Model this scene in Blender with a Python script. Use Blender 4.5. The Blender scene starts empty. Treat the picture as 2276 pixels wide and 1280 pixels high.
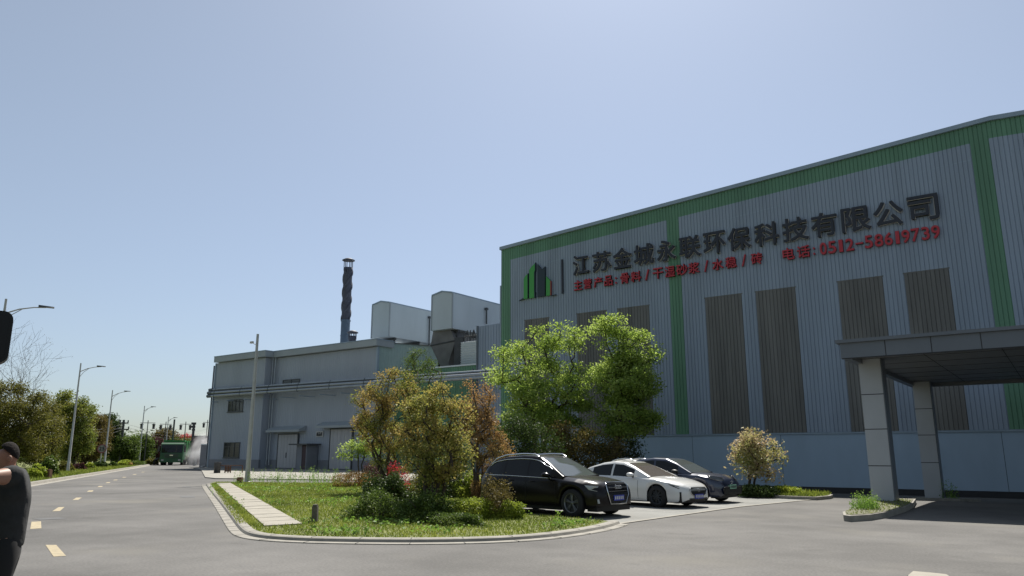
import bpy, bmesh, math, random
import numpy as np
from mathutils import Vector, Matrix
random.seed(7)
RNG = np.random.default_rng(7)
S = bpy.context.scene
COL = S.collection

# ------------------------------------------------------------------ camera, sky, sun, exposure
CAM_F, PITCH, YAW, CAM_H = 1670.0, math.radians(12.38), math.radians(36.0), 1.72
cam = bpy.data.cameras.new('camera')
cam.sensor_width = 36.0
cam.lens = 36.0 * CAM_F / 2276.0
cam.clip_start = 0.1
cam.clip_end = 6000
cam_o = bpy.data.objects.new('camera', cam)
COL.objects.link(cam_o)
cam_o.location = (0, 0, CAM_H)
cam_o.rotation_euler = (math.pi / 2 + PITCH, 0, YAW)
S.camera = cam_o

SUN = Vector((-0.31, 0.66, 1.0)).normalized()
SUN_EL = math.asin(SUN.z)
SUN_ROT = math.atan2(SUN.x, SUN.y)
W = bpy.data.worlds.new('World')
S.world = W
W.use_nodes = True
wn = W.node_tree
bg = wn.nodes['Background']
sky = wn.nodes.new('ShaderNodeTexSky')
sky.sky_type = 'NISHITA'
sky.sun_disc = False
sky.sun_elevation = SUN_EL
sky.sun_rotation = SUN_ROT
sky.air_density = 1.0
sky.dust_density = 1.0
sky.ozone_density = 2.5
hs = wn.nodes.new('ShaderNodeHueSaturation')
hs.inputs['Saturation'].default_value = 0.85
hs.inputs['Value'].default_value = 1.0
wn.links.new(sky.outputs[0], hs.inputs['Color'])
sep = wn.nodes.new('ShaderNodeSeparateColor')
com = wn.nodes.new('ShaderNodeCombineColor')
wn.links.new(hs.outputs[0], sep.inputs[0])
for ch, (gain, power) in enumerate(((1.28, 0.60), (1.25, 0.667), (0.955, 0.85))):   # softer, hazier contrast over the dome
    pw = wn.nodes.new('ShaderNodeMath')
    pw.operation = 'POWER'
    pw.inputs[1].default_value = power
    ml = wn.nodes.new('ShaderNodeMath')
    ml.operation = 'MULTIPLY'
    ml.inputs[1].default_value = gain
    wn.links.new(sep.outputs[ch], pw.inputs[0])
    wn.links.new(pw.outputs[0], ml.inputs[0])
    wn.links.new(ml.outputs[0], com.inputs[ch])
wn.links.new(com.outputs[0], bg.inputs['Color'])
bg.inputs['Strength'].default_value = 0.094
sl = bpy.data.lights.new('sun', 'SUN')
sl.energy = 5.0
sl.angle = math.radians(0.53)
sl.color = (1.0, 0.95, 0.87)
so = bpy.data.objects.new('sun', sl)
COL.objects.link(so)
so.rotation_euler = SUN.to_track_quat('Z', 'Y').to_euler()
S.view_settings.view_transform = 'Standard'
S.view_settings.look = 'None'
S.view_settings.gamma = 1
S.view_settings.exposure = 0.68
S.cycles.max_bounces = 8
S.cycles.transparent_max_bounces = 8
S.cycles.volume_bounces = 1

# ------------------------------------------------------------------ measuring helpers
_cp, _sp, _cy, _sy = math.cos(PITCH), math.sin(PITCH), math.cos(YAW), math.sin(YAW)
def ray(px, py):
    x = (px - 1138) / CAM_F
    y = (640 - py) / CAM_F
    Y = _cp - y * _sp
    return (_cy * x - _sy * Y, _sy * x + _cy * Y, _sp + y * _cp)
def G(px, py, z=0.0):
    r = ray(px, py)
    t = (z - CAM_H) / r[2]
    return Vector((r[0] * t, r[1] * t, z))
def PV(px, py, v):
    r = ray(px, py)
    t = v / r[1]
    return Vector((r[0] * t, v, CAM_H + r[2] * t))
def PU(px, py, u):
    r = ray(px, py)
    t = u / r[0]
    return Vector((u, r[1] * t, CAM_H + r[2] * t))
def PD(px, py, d):
    """point at horizontal distance d"""
    r = ray(px, py)
    t = d / math.hypot(r[0], r[1])
    return Vector((r[0] * t, r[1] * t, CAM_H + r[2] * t))
def smooth(a, b, x):
    t = min(1, max(0, (x - a) / (b - a)))
    return t * t * (3 - 2 * t)
def zg(u, v):
    return -0.45 * smooth(31, 42, v) * smooth(-34, -27, u)

# ------------------------------------------------------------------ materials
def mat(name, col, rough=0.7, metal=0.0, noise=0.0, scale=4.0, col2=None, bump=0.0, bscale=60.0, spec=0.5, coat=0.0, detail=4.0, streak=None):
    m = bpy.data.materials.new(name)
    m.use_nodes = True
    nt = m.node_tree
    b = nt.nodes['Principled BSDF']
    b.inputs['Roughness'].default_value = rough
    b.inputs['Metallic'].default_value = metal
    b.inputs['Specular IOR Level'].default_value = spec
    if coat:
        b.inputs['Coat Weight'].default_value = coat
        b.inputs['Coat Roughness'].default_value = 0.04
    tc = nt.nodes.new('ShaderNodeTexCoord')
    src = tc.outputs['Object']
    if streak:
        mp = nt.nodes.new('ShaderNodeMapping')
        mp.inputs['Scale'].default_value = streak
        nt.links.new(src, mp.inputs[0])
        src = mp.outputs[0]
    if noise > 0 or col2:
        n = nt.nodes.new('ShaderNodeTexNoise')
        n.inputs['Scale'].default_value = scale
        n.inputs['Detail'].default_value = detail
        n.inputs['Roughness'].default_value = 0.6
        nt.links.new(src, n.inputs['Vector'])
        r = nt.nodes.new('ShaderNodeValToRGB')
        r.color_ramp.elements[0].position = 0.32
        r.color_ramp.elements[1].position = 0.68
        if col2:
            a, c = col, col2
        else:
            a = tuple(max(0, x * (1 - noise)) for x in col)
            c = tuple(min(1, x * (1 + noise)) for x in col)
        r.color_ramp.elements[0].color = (*a, 1)
        r.color_ramp.elements[1].color = (*c, 1)
        nt.links.new(n.outputs[0], r.inputs[0])
        nt.links.new(r.outputs[0], b.inputs['Base Color'])
    else:
        b.inputs['Base Color'].default_value = (*col, 1)
    if bump > 0:
        n2 = nt.nodes.new('ShaderNodeTexNoise')
        n2.inputs['Scale'].default_value = bscale
        n2.inputs['Detail'].default_value = 3
        nt.links.new(tc.outputs['Object'], n2.inputs['Vector'])
        bp = nt.nodes.new('ShaderNodeBump')
        bp.inputs['Strength'].default_value = bump
        bp.inputs['Distance'].default_value = 0.02
        nt.links.new(n2.outputs[0], bp.inputs['Height'])
        nt.links.new(bp.outputs[0], b.inputs['Normal'])
    return m

def leaf_mat(name, cols, trans=0.45, nscale=0.9, bias=0.35, gloss=0.018):
    """leaf colours vary leaf by leaf and in patches through the crown; thin leaves let some light through"""
    m = bpy.data.materials.new(name)
    m.use_nodes = True
    nt = m.node_tree
    nt.nodes.remove(nt.nodes['Principled BSDF'])
    out = nt.nodes['Material Output']
    geo = nt.nodes.new('ShaderNodeNewGeometry')
    tc = nt.nodes.new('ShaderNodeTexCoord')
    n = nt.nodes.new('ShaderNodeTexNoise')
    n.inputs['Scale'].default_value = nscale
    n.inputs['Detail'].default_value = 2
    nt.links.new(tc.outputs['Object'], n.inputs['Vector'])
    mx = nt.nodes.new('ShaderNodeMix')
    mx.data_type = 'FLOAT'
    mx.inputs[0].default_value = bias
    mr = nt.nodes.new('ShaderNodeMapRange')
    mr.inputs[1].default_value = 0.3
    mr.inputs[2].default_value = 0.7
    nt.links.new(n.outputs[0], mr.inputs[0])
    nt.links.new(mr.outputs[0], mx.inputs[2])
    nt.links.new(geo.outputs['Random Per Island'], mx.inputs[3])
    r = nt.nodes.new('ShaderNodeValToRGB')
    el = r.color_ramp.elements
    while len(el) < len(cols):
        el.new(0.5)
    for i, c in enumerate(cols):
        el[i].position = i / (len(cols) - 1)
        el[i].color = (*c, 1)
    nt.links.new(mx.outputs[0], r.inputs[0])
    d = nt.nodes.new('ShaderNodeBsdfDiffuse')
    t = nt.nodes.new('ShaderNodeBsdfTranslucent')
    g = nt.nodes.new('ShaderNodeBsdfGlossy')
    g.inputs['Roughness'].default_value = 0.5
    g.inputs['Color'].default_value = (1, 1, 1, 1)
    m1 = nt.nodes.new('ShaderNodeMixShader')
    m1.inputs[0].default_value = trans
    m2 = nt.nodes.new('ShaderNodeMixShader')
    m2.inputs[0].default_value = gloss
    nt.links.new(r.outputs[0], d.inputs[0])
    nt.links.new(r.outputs[0], t.inputs[0])
    nt.links.new(d.outputs[0], m1.inputs[1])
    nt.links.new(t.outputs[0], m1.inputs[2])
    nt.links.new(m1.outputs[0], m2.inputs[1])
    nt.links.new(g.outputs[0], m2.inputs[2])
    nt.links.new(m2.outputs[0], out.inputs['Surface'])
    return m

def asphalt_mat():
    m = mat('asphalt', (0.110, 0.106, 0.100), 0.9, noise=0.26, scale=0.22, bump=0.18, bscale=70, spec=0.3)
    nt = m.node_tree
    b = nt.nodes['Principled BSDF']
    tc = [n for n in nt.nodes if n.type == 'TEX_COORD'][0]
    def noise(scale, detail, lo, hi, p0=0.35, p1=0.65, stretch=None):
        n = nt.nodes.new('ShaderNodeTexNoise')
        n.inputs['Scale'].default_value = scale
        n.inputs['Detail'].default_value = detail
        v = tc.outputs['Object']
        if stretch:
            mp = nt.nodes.new('ShaderNodeMapping')
            mp.inputs['Rotation'].default_value = (0, 0, stretch[0])
            mp.inputs['Scale'].default_value = (stretch[1], stretch[2], 1)
            nt.links.new(v, mp.inputs[0])
            v = mp.outputs[0]
        nt.links.new(v, n.inputs['Vector'])
        r = nt.nodes.new('ShaderNodeMapRange')
        r.inputs[1].default_value = p0
        r.inputs[2].default_value = p1
        r.inputs[3].default_value = lo
        r.inputs[4].default_value = hi
        nt.links.new(n.outputs[0], r.inputs[0])
        return r.outputs[0]
    base = [l.from_socket for l in nt.links if l.to_socket == b.inputs['Base Color']][0]
    fine = noise(22, 4, 0.86, 1.14)
    mid = noise(1.3, 5, 0.95, 1.05)
    track = noise(0.5, 3, 0.97, 1.03, stretch=(-0.59, 0.12, 1.0))
    cur = fine
    for o in (mid, track):
        mm = nt.nodes.new('ShaderNodeMath')
        mm.operation = 'MULTIPLY'
        nt.links.new(cur, mm.inputs[0])
        nt.links.new(o, mm.inputs[1])
        cur = mm.outputs[0]
    vm = nt.nodes.new('ShaderNodeVectorMath')
    vm.operation = 'SCALE'
    nt.links.new(base, vm.inputs[0])
    nt.links.new(cur, vm.inputs['Scale'])
    # pale dust that gathered in soft patches
    stain = noise(0.9, 4, 1.0, 0.8, 0.62, 0.74)
    mm = nt.nodes.new('ShaderNodeMath')
    mm.operation = 'MULTIPLY'
    nt.links.new(cur, mm.inputs[0])
    nt.links.new(stain, mm.inputs[1])
    nt.links.new(mm.outputs[0], vm.inputs['Scale'])
    dust = noise(0.3, 6, 0.0, 0.75, 0.53, 0.8)
    mxc = nt.nodes.new('ShaderNodeMix')
    mxc.data_type = 'RGBA'
    mxc.inputs[7].default_value = (0.165, 0.155, 0.132, 1)
    nt.links.new(dust, mxc.inputs[0])
    nt.links.new(vm.outputs[0], mxc.inputs[6])
    nt.links.new(mxc.outputs[2], b.inputs['Base Color'])
    return m

M = {}
M['asphalt'] = asphalt_mat()
M['ground'] = mat('earth', (0.062, 0.062, 0.031), 0.95, noise=0.4, scale=0.4)
M['turf'] = mat('turf', (0.088, 0.106, 0.025), 0.95, col2=(0.156, 0.169, 0.041), scale=1.1, detail=6, bump=0.6, bscale=40)
M['kerb'] = mat('kerb_concrete', (0.236, 0.221, 0.189), 0.85, noise=0.16, scale=3, bump=0.3, bscale=60)
M['slab'] = mat('paving_slab', (0.268, 0.248, 0.204), 0.85, noise=0.14, scale=2.2, bump=0.2)
M['apron'] = mat('apron_concrete', (0.250, 0.237, 0.206), 0.9, noise=0.14, scale=0.6, bump=0.2)
M['bay'] = mat('bay_concrete', (0.188, 0.188, 0.175), 0.9, noise=0.15, scale=0.7, bump=0.4, bscale=50)
M['paint_y'] = mat('road_paint', (0.33, 0.275, 0.175), 0.8, noise=0.2, scale=7, bump=0.2)
M['paint_w'] = mat('bay_paint', (0.281, 0.281, 0.263), 0.8, noise=0.2, scale=6)
M['panel'] = mat('wall_sheet', (0.25, 0.30, 0.37), 0.55, noise=0.12, scale=0.9, streak=(1, 1, 0.12))
M['green'] = mat('green_sheet', (0.10, 0.22, 0.135), 0.55, noise=0.14, scale=0.9, streak=(1, 1, 0.12))
M['brown'] = mat('brown_translucent_sheet', (0.135, 0.13, 0.12), 0.5, noise=0.22, scale=0.7, streak=(2.2, 1, 0.25))
M['plinth'] = mat('plinth_render', (0.32, 0.41, 0.505), 0.85, noise=0.07, scale=0.5, streak=(1, 1, 0.4))
M['flash'] = mat('flashing', (0.26, 0.33, 0.40), 0.45, noise=0.08, scale=1)
M['lwall'] = mat('grey_sheet', (0.32, 0.355, 0.41), 0.6, noise=0.07, scale=0.5, streak=(1, 1, 0.15))
M['lgreen'] = mat('pale_green_sheet', (0.32, 0.43, 0.42), 0.6, noise=0.06, scale=0.6)
M['eave'] = mat('eave_sheet', (0.30, 0.335, 0.36), 0.55, noise=0.07, scale=0.6)
M['box'] = mat('gallery_sheet', (0.44, 0.49, 0.52), 0.6, noise=0.06, scale=0.4, streak=(1, 1, 0.3))
M['roof'] = mat('roof_sheet', (0.30, 0.34, 0.37), 0.5, noise=0.1, scale=0.5)
M['dark'] = mat('dark_steel', (0.05, 0.052, 0.055), 0.6, noise=0.2, scale=3)
M['hopper'] = mat('hopper_steel', (0.15, 0.145, 0.14), 0.7, noise=0.2, scale=0.8)
M['stack'] = mat('stack_steel', (0.08, 0.12, 0.175), 0.6, noise=0.15, scale=1)
M['stackdk'] = mat('stack_dark', (0.055, 0.06, 0.085), 0.65, noise=0.2, scale=2)
M['pipe'] = mat('pipe_cladding', (0.30, 0.33, 0.36), 0.38, metal=0.4, noise=0.1, scale=1.5)
M['pipedk'] = mat('pipe_dark', (0.10, 0.12, 0.14), 0.5, noise=0.15, scale=1.5)
M['steel'] = mat('galvanised', (0.40, 0.40, 0.39), 0.5, metal=0.35, noise=0.1, scale=3)
M['glass'] = mat('dark_glass', (0.03, 0.035, 0.04), 0.08, spec=0.6)
M['frame'] = mat('window_frame', (0.06, 0.065, 0.07), 0.5)
M['door'] = mat('door_sheet', (0.40, 0.40, 0.41), 0.6, noise=0.08, scale=1, streak=(3, 1, 0.2))
M['white'] = mat('white_paint', (0.450, 0.450, 0.438), 0.6, noise=0.05, scale=4)
M['black'] = mat('black_plastic', (0.010, 0.010, 0.011), 0.5, spec=0.3)
M['letter'] = mat('letter_face', (0.010, 0.011, 0.018), 0.35)
M['letter_side'] = mat('letter_return', (0.55, 0.52, 0.48), 0.5)
M['red'] = mat('letter_red', (0.42, 0.018, 0.03), 0.4)
M['red_side'] = mat('letter_red_return', (0.30, 0.06, 0.06), 0.5)
M['lg_green'] = mat('logo_green', (0.05, 0.30, 0.05), 0.4)
M['lg_dark'] = mat('logo_dark', (0.008, 0.022, 0.03), 0.4)
M['col'] = mat('column_panel', (0.36, 0.375, 0.39), 0.45, noise=0.05, scale=0.8)
M['seam'] = mat('dark_seam', (0.03, 0.03, 0.032), 0.8)
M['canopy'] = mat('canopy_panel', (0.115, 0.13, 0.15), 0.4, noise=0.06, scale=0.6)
M['dust_soil'] = mat('dusty_soil', (0.13, 0.12, 0.09), 0.95, col2=(0.10, 0.11, 0.04), scale=3)
M['soffit'] = mat('soffit_panel', (0.15, 0.155, 0.16), 0.5, noise=0.06, scale=0.8)
M['bark'] = mat('bark', (0.055, 0.042, 0.032), 0.95, noise=0.35, scale=9, bump=0.5)
M['bark2'] = mat('bark_grey', (0.12, 0.10, 0.085), 0.95, noise=0.3, scale=9, bump=0.5)
M['stone'] = mat('weathered_post', (0.106, 0.097, 0.078), 0.95, noise=0.25, scale=12)
M['rust'] = mat('rusty_steel', (0.125, 0.062, 0.034), 0.85, noise=0.35, scale=9)
M['tyre'] = mat('tyre', (0.014, 0.014, 0.015), 0.85)
M['rim'] = mat('rim_grey', (0.16, 0.165, 0.17), 0.35, metal=0.8)
M['rim_dk'] = mat('rim_dark', (0.045, 0.05, 0.055), 0.35, metal=0.7)
M['chrome'] = mat('chrome', (0.65, 0.66, 0.68), 0.12, metal=1.0)
M['cglass'] = mat('car_glass', (0.008, 0.009, 0.010), 0.04, spec=0.35)
M['wglass'] = mat('windscreen', (0.075, 0.085, 0.08), 0.05, spec=0.9)
M['lamp_dk'] = mat('lamp_lens_dark', (0.07, 0.075, 0.08), 0.1, spec=0.8)
M['lamp'] = mat('lamp_lens', (0.34, 0.36, 0.38), 0.12, spec=0.8)
M['car_black'] = mat('paint_black', (0.006, 0.005, 0.006), 0.22, spec=0.28)
M['car_white'] = mat('paint_white', (0.62, 0.62, 0.60), 0.3, coat=1.0)
M['car_blue'] = mat('paint_blue', (0.008, 0.014, 0.04), 0.3, coat=1.0, spec=0.5, metal=0.2)
M['plate_b'] = mat('plate_blue', (0.03, 0.05, 0.35), 0.4)
M['plate_g'] = mat('plate_green', (0.20, 0.42, 0.30), 0.4)
M['tgreen'] = mat('truck_green', (0.017, 0.080, 0.032), 0.5, noise=0.15, scale=1.5)
M['tgreen2'] = mat('truck_body_green', (0.033, 0.188, 0.046), 0.55, noise=0.15, scale=1.5)
M['skin'] = mat('skin', (0.26, 0.135, 0.09), 0.55, noise=0.06, scale=20)
M['hair'] = mat('hair', (0.016, 0.013, 0.012), 0.9, spec=0.15, noise=0.4, scale=40, bump=0.4)
M['shirt'] = mat('black_cotton', (0.018, 0.019, 0.02), 0.9, noise=0.25, scale=9, bump=0.5, bscale=6)
M['shirt'].node_tree.nodes['Bump'].inputs['Distance'].default_value = 0.05
M['trouser'] = mat('black_trousers', (0.010, 0.010, 0.011), 0.9)
M['redwall'] = mat('dull_red_wall', (0.17, 0.10, 0.10), 0.85, noise=0.15, scale=0.5)
M['greywall'] = mat('grey_block_wall', (0.20, 0.21, 0.23), 0.85, noise=0.1, scale=0.5)
M['sign_red'] = mat('sign_red', (0.20, 0.06, 0.07), 0.6)
M['sign_face'] = mat('sign_face', (0.24, 0.24, 0.25), 0.6)
M['louvre'] = mat('louvre_sheet', (0.60, 0.64, 0.66), 0.5)
M['orange_dark'] = mat('brown_red_box', (0.06, 0.035, 0.04), 0.6)
M['shadegrn'] = mat('leaf_core', (0.018, 0.024, 0.010), 0.95)

# ------------------------------------------------------------------ mesh helpers
class MB:
    """collects faces; build() links them as ONE mesh object"""
    def __init__(self):
        self.v, self.f, self.m, self.s = [], [], [], []
    def add(self, vs, fs, mi=0, smooth_=False):
        o = len(self.v)
        self.v += [tuple(p) for p in vs]
        for f in fs:
            self.f.append(tuple(i + o for i in f))
            self.m.append(mi)
            self.s.append(smooth_)
        return self
    def quad(self, a, b, c, d, mi=0):
        return self.add([a, b, c, d], [(0, 1, 2, 3)], mi)
    def box(self, lo, hi, mi=0, mtx=None):
        (x0, y0, z0), (x1, y1, z1) = lo, hi
        vs = [Vector(p) for p in ((x0, y0, z0), (x1, y0, z0), (x1, y1, z0), (x0, y1, z0), (x0, y0, z1), (x1, y0, z1), (x1, y1, z1), (x0, y1, z1))]
        if mtx is not None:
            vs = [mtx @ p for p in vs]
        return self.add(vs, [(0, 3, 2, 1), (4, 5, 6, 7), (0, 1, 5, 4), (1, 2, 6, 5), (2, 3, 7, 6), (3, 0, 4, 7)], mi)
    def prism(self, pts, vec, mi=0):
        """closed polygon pushed along vec"""
        n = len(pts)
        a = [Vector(p) for p in pts]
        b = [p + Vector(vec) for p in a]
        fs = [tuple(range(n))[::-1], tuple(range(n, 2 * n))] + [(i, (i + 1) % n, n + (i + 1) % n, n + i) for i in range(n)]
        return self.add(a + b, fs, mi)
    def tube(self, pts, rad, n=8, mi=0, cap=True):
        pts = [Vector(p) for p in pts]
        if not hasattr(rad, '__len__'):
            rad = [rad] * len(pts)
        vs, fs = [], []
        up = Vector((0.123, 0.31, 0.94)).normalized()
        for i, p in enumerate(pts):
            d = (pts[min(i + 1, len(pts) - 1)] - pts[max(i - 1, 0)])
            d = d.normalized() if d.length > 1e-9 else Vector((0, 0, 1))
            a = d.cross(up)
            if a.length < 0.1:
                a = d.cross(Vector((1, 0, 0)))
            a.normalize()
            b = d.cross(a)
            for k in range(n):
                t = 2 * math.pi * k / n
                vs.append(p + (a * math.cos(t) + b * math.sin(t)) * rad[i])
        for i in range(len(pts) - 1):
            for k in range(n):
                fs.append((i * n + k, i * n + (k + 1) % n, (i + 1) * n + (k + 1) % n, (i + 1) * n + k))
        self.add(vs, fs, mi, True)
        if cap:
            self.add(vs[:n], [tuple(range(n))], mi)
            self.add(vs[-n:], [tuple(range(n))[::-1]], mi)
        return self
    def lathe(self, prof, c=(0, 0, 0), n=16, mi=0, axis='z', sm=True):
        """prof: (radius, height) pairs"""
        vs, fs = [], []
        for r, h in prof:
            for k in range(n):
                t = 2 * math.pi * k / n
                a, b = r * math.cos(t), r * math.sin(t)
                p = (a, b, h) if axis == 'z' else ((a, h, b) if axis == 'y' else (h, a, b))
                vs.append((c[0] + p[0], c[1] + p[1], c[2] + p[2]))
        for i in range(len(prof) - 1):
            for k in range(n):
                fs.append((i * n + k, i * n + (k + 1) % n, (i + 1) * n + (k + 1) % n, (i + 1) * n + k))
        return self.add(vs, fs, mi, sm)
    def build(self, name, mats, parent=None, recalc=True):
        me = bpy.data.meshes.new(name)
        me.from_pydata(self.v, [], self.f)
        for mm in (mats if isinstance(mats, (list, tuple)) else [mats]):
            me.materials.append(mm)
        me.polygons.foreach_set('material_index', self.m)
        me.polygons.foreach_set('use_smooth', self.s)
        if recalc:
            bm = bmesh.new()
            bm.from_mesh(me)
            bmesh.ops.recalc_face_normals(bm, faces=bm.faces)
            bm.to_mesh(me)
            bm.free()
        me.update()
        return link(name, me, parent)
def link(name, me, parent=None):
    o = bpy.data.objects.new(name, me)
    COL.objects.link(o)
    if parent is not None:
        o.parent = parent
    return o
def np_mesh(name, V, F, mats, parent=None, mi=None):
    """V (n,3) array, F (m,k) array of equal-size faces"""
    me = bpy.data.meshes.new(name)
    V = np.asarray(V, dtype=np.float32)
    F = np.asarray(F, dtype=np.int32)
    k = F.shape[1]
    me.vertices.add(len(V))
    me.vertices.foreach_set('co', V.ravel())
    me.loops.add(F.size)
    me.loops.foreach_set('vertex_index', F.ravel())
    me.polygons.add(len(F))
    me.polygons.foreach_set('loop_start', np.arange(0, F.size, k, dtype=np.int32))
    for mm in (mats if isinstance(mats, (list, tuple)) else [mats]):
        me.materials.append(mm)
    if mi is not None:
        me.polygons.foreach_set('material_index', np.asarray(mi, dtype=np.int32))
    me.update(calc_edges=True)
    me.validate()
    return link(name, me, parent)
def tag(o, label, cat, group=None):
    o['label'] = label
    o['category'] = cat
    if group:
        o['group'] = group
    return o
def structure(o):
    o['kind'] = 'structure'
    return o
def stuff(o, label=None, cat=None):
    o['kind'] = 'stuff'
    if label:
        o['label'] = label
    if cat:
        o['category'] = cat
    return o
def thing(name, label, cat, loc=(0, 0, 0), rz=0.0, group=None):
    o = bpy.data.objects.new(name, None)
    o.empty_display_size = 0.2
    COL.objects.link(o)
    o.location = loc
    o.rotation_euler = (0, 0, rz)
    return tag(o, label, cat, group)
def dup(root, loc, rz, label, scale=None):
    r = root.copy()
    COL.objects.link(r)
    r.location = loc
    r.rotation_euler = (0, 0, rz)
    r['label'] = label
    if scale:
        r.scale = scale
    for ch in list(root.children):
        c = ch.copy()
        COL.objects.link(c)
        c.parent = r
        for g in list(ch.children):
            d = g.copy()
            COL.objects.link(d)
            d.parent = c
    return r
def poly_grid_points(poly, n, rng=RNG):
    """n random points inside a polygon (x, y)"""
    P = np.array([(p[0], p[1]) for p in poly])
    lo, hi = P.min(0), P.max(0)
    out = np.zeros((0, 2))
    while len(out) < n:
        q = lo + (hi - lo) * rng.random((n * 2, 2))
        ins = np.zeros(len(q), bool)
        for i in range(len(P)):
            a, b = P[i], P[(i + 1) % len(P)]
            c = (a[1] > q[:, 1]) != (b[1] > q[:, 1])
            x = (b[0] - a[0]) * (q[:, 1] - a[1]) / (b[1] - a[1] + 1e-12) + a[0]
            ins ^= c & (q[:, 0] < x)
        out = np.vstack([out, q[ins]])
    return out[:n]

# ------------------------------------------------------------------ ground, road, lawn, paving
def lines(*segs):
    return sorted(set(round(x, 3) for s in segs for x in s))
def sheet(name, xs, ys, off, m, cuts=()):
    bm = bmesh.new()
    vv = [[bm.verts.new((x, y, zg(x, y) + off)) for x in xs] for y in ys]
    for j in range(len(ys) - 1):
        for i in range(len(xs) - 1):
            bm.faces.new((vv[j][i], vv[j][i + 1], vv[j + 1][i + 1], vv[j + 1][i]))
    for co, no in cuts:
        bmesh.ops.bisect_plane(bm, geom=bm.verts[:] + bm.edges[:] + bm.faces[:], plane_co=co, plane_no=no, clear_outer=True)
    me = bpy.data.meshes.new(name)
    bm.to_mesh(me)
    bm.free()
    me.materials.append(m)
    return structure(link(name, me))
gx = lines((-2500, -600, -200, 40, 200, 2500), np.arange(-36, 42, 3.0))
gy = lines((-900, -200, -40, 120, 300, 3000), np.arange(30, 50, 1.5), (70, 90))
sheet('ground', gx, gy, -0.03, M['ground'])
K0, K1 = Vector((-44.84, 18.56, 0)), Vector((-99.44, 54.64, 0))
kd = (K1 - K0).normalized()
kn = Vector((-kd.y, kd.x, 0))
if kn.y < 0:
    kn = -kn
kn_out = Vector((kd.y, -kd.x, 0))
kn_out = kn_out if kn_out.x < 0 else -kn_out
sheet('road', lines((-220, -150, -100, 45), np.arange(-36, 42, 3.0)), lines((-30, 0, 15, 60, 90, 130), np.arange(30, 50, 1.5)), 0.0, M['asphalt'], cuts=[(K0, kn_out)])

def flat_poly(name, pts, z, m, thick=None):
    mb = MB()
    if thick:
        mb.prism([(p[0], p[1], z - thick) for p in pts], (0, 0, thick))
    else:
        mb.add([(p[0], p[1], z) for p in pts], [tuple(range(len(pts)))])
    return structure(mb.build(name, m))
def ribbon(name, pts, prof, m, closed=False):
    """sweep a (across, up) profile along a ground polyline"""
    mb = MB()
    P = [Vector((p[0], p[1], 0)) for p in pts]
    n = len(prof)
    vs, fs = [], []
    for i, p in enumerate(P):
        a = P[i] - P[i - 1] if i > 0 else P[1] - P[0]
        b = P[i + 1] - P[i] if i < len(P) - 1 else a
        t = (a.normalized() + b.normalized()).normalized()
        s = Vector((t.y, -t.x, 0))
        k = 1 / max(0.5, s.dot(Vector((a.y, -a.x, 0)).normalized()))
        for d, h in prof:
            q = p + s * d * k
            vs.append((q.x, q.y, h + zg(q.x, q.y)))
    for i in range(len(P) - 1):
        for j in range(n - 1):
            fs.append((i * n + j, i * n + j + 1, (i + 1) * n + j + 1, (i + 1) * n + j))
    mb.add(vs, fs)
    return structure(mb.build(name, m))
def round_line(pts, it=3):
    P = [Vector((p[0], p[1], 0)) for p in pts]
    for _ in range(it):
        Q = [P[0]]
        for a, b in zip(P[:-1], P[1:]):
            Q += [a.lerp(b, 0.25), a.lerp(b, 0.75)]
        Q.append(P[-1])
        P = Q
    return P
# left kerb and the verge behind it
KA = K0 - kd * 46
KB = K0 + kd * 160
ribbon('kerb', [KA + (KB - KA) * t for t in np.linspace(0, 1, 12)], [(-0.45 * s, h) for s, h in ((0, 0.006), (0.9, 0.012), (1.0, 0.15), (1.45, 0.16), (1.5, 0.10))] if kn_out.dot(Vector((kd.y, -kd.x, 0))) < 0 else [(0.45 * s, h) for s, h in ((0, 0.006), (0.9, 0.012), (1.0, 0.15), (1.45, 0.16), (1.5, 0.10))], M['kerb'])
vg = [KA + kn_out * 0.6, KB + kn_out * 0.6, KB + kn_out * 40, KA + kn_out * 40]
flat_poly('verge', vg, 0.12, M['turf'])
# lawn island
LK = [G(463, 1078), G(470, 1088), G(500, 1122), G(530, 1160), G(549, 1183), G(566, 1192), G(600, 1198), G(680, 1203), G(800, 1205.5), G(920, 1206.5), G(1040, 1205), G(1140, 1201), G(1220, 1194), G(1290, 1184), G(1340, 1174), G(1366, 1165)]
LKr = round_line(LK, 2)
LAWN_BACK = [Vector((-9.8, 17.3, 0)), Vector((-11.5, 17.7, 0)), Vector((-15.2, 18.2, 0)), Vector((-16.5, 21.5, 0)), Vector((-17.5, 33, 0)), Vector((-28.5, 34.5, 0)), Vector((-36, 28.7, 0)), G(528, 1073), G(478, 1073)]
LAWN = LKr + LAWN_BACK
flat_poly('lawn', LAWN, 0.062, M['turf'], thick=0.055)
side = 1
ribbon('kerb', LKr, [(0.36, 0.006), (0.35, 0.018), (0.14, 0.02), (0.11, 0.072), (0.07, 0.088), (-0.09, 0.090), (-0.11, 0.05)], M['kerb'])
kj = MB()
acc = 0.0
for a, b in zip(LKr[:-1], LKr[1:]):
    d = (b - a)
    L = d.length
    t = d / L
    s = Vector((t.y, -t.x, 0))
    while acc < L:
        q = a + t * acc
        kj.prism([q + s * 0.085 + Vector((0, 0, 0.085)) - t * 0.008, q + s * 0.085 + Vector((0, 0, 0.085)) + t * 0.008, q - s * 0.09 + Vector((0, 0, 0.085)) + t * 0.008, q - s * 0.09 + Vector((0, 0, 0.085)) - t * 0.008], (0, 0, 0.0075))
        kj.prism([q + s * 0.36 + Vector((0, 0, 0.012)) - t * 0.008, q + s * 0.36 + Vector((0, 0, 0.012)) + t * 0.008, q + s * 0.15 + Vector((0, 0, 0.012)) + t * 0.008, q + s * 0.15 + Vector((0, 0, 0.012)) - t * 0.008], (0, 0, 0.011))
        acc += 1.0
    acc -= L
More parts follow.
